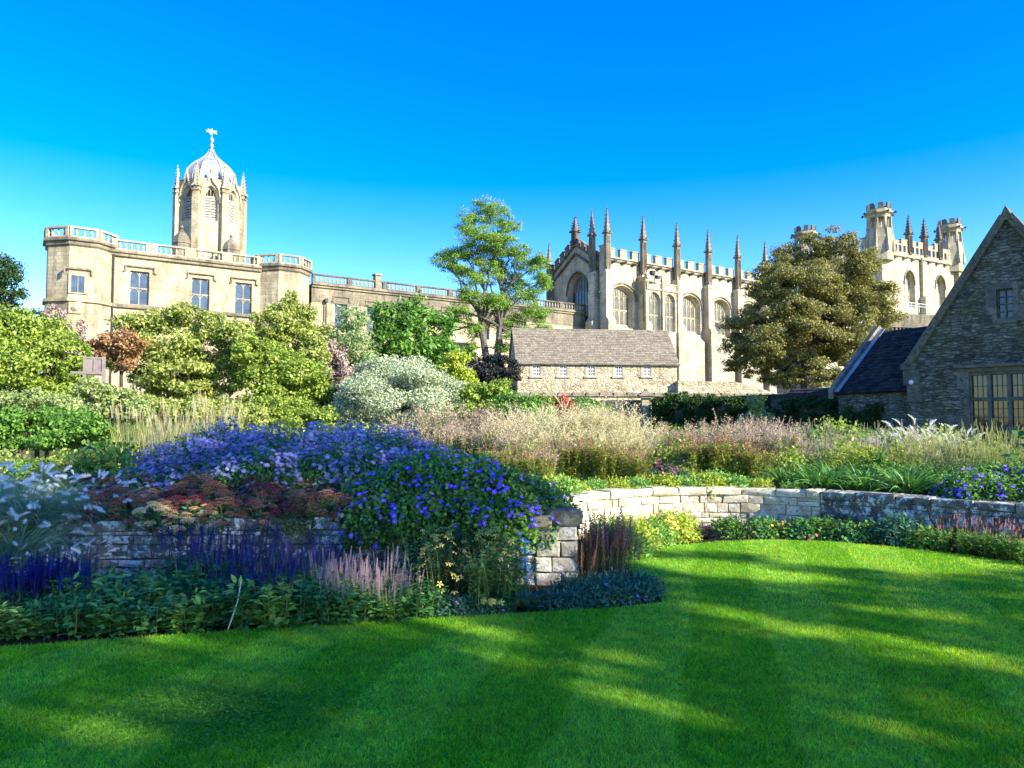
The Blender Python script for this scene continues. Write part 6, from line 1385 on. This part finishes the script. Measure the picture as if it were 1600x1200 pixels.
place(dl, [spot(p, Y, .52, 1.0, .06) for p, Y in ((1225, 12.2), (1258, 11.9), (1292, 12.2), (1325, 11.7), (1358, 12.0), (1392, 11.4), (1425, 11.7), (1455, 11.2), (1275, 11.6), (1345, 11.3), (1410, 11.0), (1478, 11.5), (1310, 12.5), (1380, 12.4), (1440, 12.2))], 'dark green arching daylily leaves above the shaded wall', 'daylily', 'daylily clumps above the shaded wall')
ger2 = copy_tree(ger[0]);
for i, (px, ty, Y) in enumerate(((1515, 738, 10.4), (1550, 730, 10.6), (1585, 728, 10.5), (1620, 728, 10.3), (1530, 752, 10.0), (1568, 750, 9.9), (1605, 750, 9.7), (1498, 756, 10.3))):
    o = ger2 if i == 0 else copy_tree(ger[i % 3]); o.location = ((px - 800) / FPX * Y, Y, at(px, ty, Y).z - .31); o.scale = (1, 1, 1); o.rotation_euler = (0, 0, i * 1.3)
    tag(o, 'violet flowered cranesbill mound above the wall at the right edge', 'cranesbill', 'cranesbill mounds at the right edge')
bl_ = proto('broad_leaved_plant'); n = 30; a = rng.random(n) * 2 * PI; tp = unit(np.stack([np.cos(a), np.sin(a), rng.uniform(.0, 1.0, n)], 1)); p = disk_pts(n, .15); p[:, 2] = rng.uniform(.3, 1.15, n); stamp('foliage', L_['mid'], *LEAFB, p, tp, unit(np.array([0, 0, 1.0]) + rdir(n) * .3), rng.uniform(.2, .32, n), None, bl_, 1.6)
add_blades(bl_, 'stems', L_['stem'], 7, .12, 1.15, .02, .1, .03); place([bl_], [spot(1612, 11.2, .52, 1.0)], 'broad leaved dark green plant at the extreme right edge', 'perennial')
mixm = [g_mound('mixed_border_mound', .62, .42, 1500, LEAFN if k % 2 else LEAF, .07, [L_['bright'], L_['cream'], L_['mid'], L_['lime']][k], [0, 60, 40, 0][k], ASTER, .035, [L_['plume'], L_['mauvespike'], L_['redplum'], L_['plume']][k], None, low=0, lw=1.3, cl=.15, fup=1) for k in range(4)]
S = [spot(random.uniform(760, 1230), Y, .5, random.uniform(.6, 1.35), .1) for Y in np.linspace(12.9, 17.5, 26)] + [spot(random.uniform(1180, 1560), Y, .5, random.uniform(.7, 1.3), .1) for Y in np.linspace(13, 16.5, 14)]
place(mixm, S, 'leafy mound mixed in between the grasses of the sunny border', 'perennial', 'leafy mounds in the sunny border')
# --- middle left: tall reeds, infill
rd = [g_grass('tall_reed_grass', 1.25, .25, 130, .014, .18, .10, L_['strawgreen'], (26, L_['straw'], SPIKE, .22, 1.35, .16, .05, .6)) for _ in range(2)]
place(rd, row(205, 370, 8, 14.5, 14.5, s=.95) + row(215, 330, 5, 12.2, 12.2, s=.75), 'slender upright reed grass behind the blue asters', 'ornamental grass', 'upright reed grasses behind the asters')
inf = [g_mound('green_infill_shrub', .8, .7, 1500, LEAF, .10, [L_['mid'], L_['bright'], L_['olive']][k], 0, None, 0, None, low=0, lw=1.1) for k in range(3)]
place(inf, row(380, 620, 7, 16.5, 16.5, s=1.0, j=.3) + row(-60, 200, 6, 12.4, 11.6, s=.75, j=.3) + row(430, 700, 7, 13, 13, s=.65, j=.3) + row(560, 760, 5, 20, 20, s=1.0, j=.3) + row(1020, 1500, 12, 21, 19, s=1.1, j=.4), 'low green garden shrub filling the middle of the border', 'shrub', 'green infill shrubs in the border')
tree('green_hedge_shrub', 'light green shrubs closing the gap under the apple tree', 'shrub', 21, [(215, 628, 24, 20), (255, 640, 28, 18), (300, 636, 28, 20), (345, 640, 28, 20), (390, 645, 24, 18)], L_['olive'], .10, 70, 300, .05)
tree('green_hedge_shrub', 'light green shrubs under the bright green tree', 'shrub', 22, [(425, 640, 26, 20), (465, 645, 28, 20), (505, 648, 20, 18)], L_['bright'], .10, 70, 465, .05)
# bleached cane leaning by the lawn edge
c0_ = gnd(354, 990, 0); mb = MB(); mb.tube([(0, 0, 0), (.035, .02, .12), (.065, .05, .24), (.075, .08, .38)], [.006, .006, .005, .004], 6); o = mb.build('curved_cane', M['cane'], None, True); o.location = c0_; tag(o, 'pale curved cane bending up from the left lawn edge', 'cane')

# ================================================================ LAWN GRASS
def in_poly(x, y, poly):
    ins = np.zeros(len(x), bool); n = len(poly)
    for i in range(n):
        x0, y0 = poly[i]; x1, y1 = poly[(i + 1) % n]
        if y0 == y1: continue
        c = ((y0 > y) != (y1 > y)) & (x < (x1 - x0) * (y - y0) / (y1 - y0) + x0); ins ^= c
    return ins
def lawn_blades(n, y0, y1, L, wid, m, name):
    y = rng.uniform(y0, y1, n); x = rng.uniform(-1, 1, n) * (.74 * y + .6); k = in_poly(x, y, lawn_pts); x, y = x[k], y[k]; n = len(x)
    b = np.stack([x, y, np.full(n, .018)], 1); d = unit(np.array([0, 0, 1.0]) + rng.normal(size=(n, 3)) * np.array([.55, .55, .1])); l = L * rng.uniform(.5, 1.3, n); s = unit(np.cross(d, rdir(n))) * (wid * rng.uniform(.6, 1.2, n))[:, None] / 2
    V = np.stack([b - s, b + s, b + d * l[:, None]], 1).reshape(-1, 3); F = np.arange(3 * n).reshape(n, 3)
    o = np_mesh(name, V, F, np.repeat(rng.random(n), 3), m); tag(o, 'short mown grass of the striped lawn', 'grass', None, 'stuff'); return o
V = []
def band(n, y0, y1, L, wid):
    y = rng.uniform(y0, y1, n); x = rng.uniform(-1, 1, n) * (.74 * y + .5); k = in_poly(x, y, lawn_pts); x, y = x[k], y[k]; n = len(x)
    b = np.stack([x, y, np.full(n, .018)], 1); d = unit(np.array([0, 0, 1.0]) + rng.normal(size=(n, 3)) * np.array([.6, .6, .1])); l = L * rng.uniform(.5, 1.3, n); s = unit(np.cross(d, rdir(n))) * (wid * rng.uniform(.6, 1.2, n))[:, None] / 2
    V.append(np.stack([b - s, b + s, b + d * l[:, None]], 1).reshape(-1, 3))
band(150000, 3.3, 4.6, .026, .0040); band(190000, 4.6, 6.4, .027, .0048); band(190000, 6.4, 10.6, .028, .0065)
V = np.concatenate(V); n = len(V) // 3; o = np_mesh('lawn_grass', V, np.arange(3 * n).reshape(n, 3), np.repeat(rng.random(n), 3), M['blade']); tag(o, 'short mown blades of the striped lawn', 'grass', None, 'stuff')
# clover patch in the left foreground
n = 4500; g = gnd(350, 1115, 0); p = np.array([g.x, g.y, .03]) + rng.normal(size=(n, 3)) * np.array([.42, .26, .0]); p[:, 2] += rng.uniform(0, .014, n); o = stamp('clover_leaves', leafmat('clover_green', (.05, .17, .010), (.075, .20, .02), (.09, .22, .03), .3, .8, .1), *LEAF, p, unit(rdir(n) * np.array([1, 1, .2])), unit(np.array([0, 0, 1.0]) + rdir(n) * .4), .018 * rng.uniform(.6, 1.3, n), None, None, 1.7); tag(o, 'patch of small clover leaves in the left foreground lawn', 'clover', None, 'stuff')

# ================================================================ TREES OUTSIDE THE FRAME that shade the garden
s3 = np.array(SUN); sa = np.array([SUN_AZ.x, SUN_AZ.y]); ca = np.array([-sa[1], sa[0]])     # along / across the sun on the ground
LIT = []   # holes cut in the unseen crowns, shaped by where light should fall: (x0, y0, x1, y1, halfwidth)
def lit(px0, py0, px1, py1, hw, z=0.0, Y=None):
    if Y: a = at(px0, py0, Y); b = at(px1, py1, Y)
    else: a = gnd(px0, py0, z); b = gnd(px1, py1, z)
    a = a - SUN * (a.z / SUN.z); b = b - SUN * (b.z / SUN.z); LIT.append((a.x, a.y, b.x, b.y, hw * 1.55))
lit(870, 1045, 1000, 1090, .07); lit(1010, 1095, 1130, 1125, .07); lit(1085, 955, 1190, 975, .09); lit(1200, 984, 1330, 1000, .11); lit(1330, 1005, 1520, 1034, .13); lit(990, 874, 1225, 903, .26); lit(1010, 858, 1200, 862, .2); lit(1240, 903, 1330, 912, .08); lit(1330, 950, 1440, 965, .07)
lit(615, 968, 745, 992, .17); lit(235, 1002, 285, 1006, .08); lit(115, 1115, 225, 1140, .12); lit(1240, 853, 1500, 868, .07); lit(900, 1010, 960, 1020, .06); lit(740, 1010, 800, 1030, .07)
lit(515, 868, 650, 880, .11, Y=6.4); lit(550, 905, 655, 915, .12, Y=6.3); lit(560, 945, 650, 955, .09, Y=6.1); lit(440, 820, 520, 830, .06, Y=7.3); lit(120, 700, 160, 720, .07, Y=7.6); lit(235, 970, 285, 975, .10, Y=5.8); lit(280, 785, 325, 812, .09, Y=7.6); lit(165, 860, 175, 862, .06, Y=7.4); lit(855, 830, 890, 900, .2, Y=7.3); lit(425, 838, 435, 840, .05, Y=7.4)
lit(700, 900, 745, 880, .05, Y=6.7); lit(1080, 900, 1120, 912, .06)
def shaded(a, c):
    x = a[:, None] * sa[None, :] + c[:, None] * ca[None, :]; x, y = x[:, 0], x[:, 1]
    lim = 8.3 + .95 * np.clip((a + 6) / 6, 0, 1.6) + .35 * np.sin(a * 1.7) + .2 * np.sin(a * 4.1)
    k = (c < lim) & (c > -1.5)
    for x0, y0, x1, y1, hw in LIT:
        dx, dy = x1 - x0, y1 - y0; L2 = max(dx * dx + dy * dy, 1e-6); t = np.clip(((x - x0) * dx + (y - y0) * dy) / L2, 0, 1); d = np.hypot(x - x0 - t * dx, y - y0 - t * dy) + rng.normal(size=len(x)) * hw * .25
        k &= d > hw + .05
    return k
def shade_tree(name, a0, a1, t0, n, label):
    a = rng.uniform(a0, a1, n); c = rng.uniform(-1.5, 10.6, n); k = shaded(a, c); a, c = a[k], c[k]; n = len(a)
    am = (a0 + a1) / 2; ah = (a1 - a0) / 2; q = np.sqrt(np.clip(1 - .8 * ((a - am) / ah) ** 2 - .2 * ((c - 4.5) / 6.1) ** 2, .05, 1)); t = t0 + rng.uniform(-1, 1, n) * q * 3.5
    g = np.stack([a * sa[0] + c * ca[0], a * sa[1] + c * ca[1], np.zeros(n)], 1); P = g + t[:, None] * s3[None]
    ctr = P.mean(0); root = empty(name, (ctr[0], ctr[1], 0), 0, label, 'tree'); P = P - np.array([ctr[0], ctr[1], 0])
    stamp('crown', L_['mid'], *LEAF, P, rdir(n), unit(s3[None] + rdir(n) * .8), .20 * rng.uniform(.7, 1.3, n), None, root, 1.5)
    mb = MB(); zc = ctr[2] * .75; mb.tube([(0, 0, -.3), (.1, 0, zc * .5), (0, .1, zc)], [.4, .32, .22], 10); f = rng.choice(n, 36)
    for i in f: limb(mb, (0, .1, zc * random.uniform(.6, 1)), P[i], .07, .02, .05)
    mb.build('trunk', M['bark'], root)
shade_tree('garden_shade_tree', -14, -3, 33, 15000, 'leafy tree right of the view whose shadow falls on the left wall')
shade_tree('garden_shade_tree', -3.6, 8.5, 25, 17000, 'leafy tree right of the view whose shadow falls on the lawn')
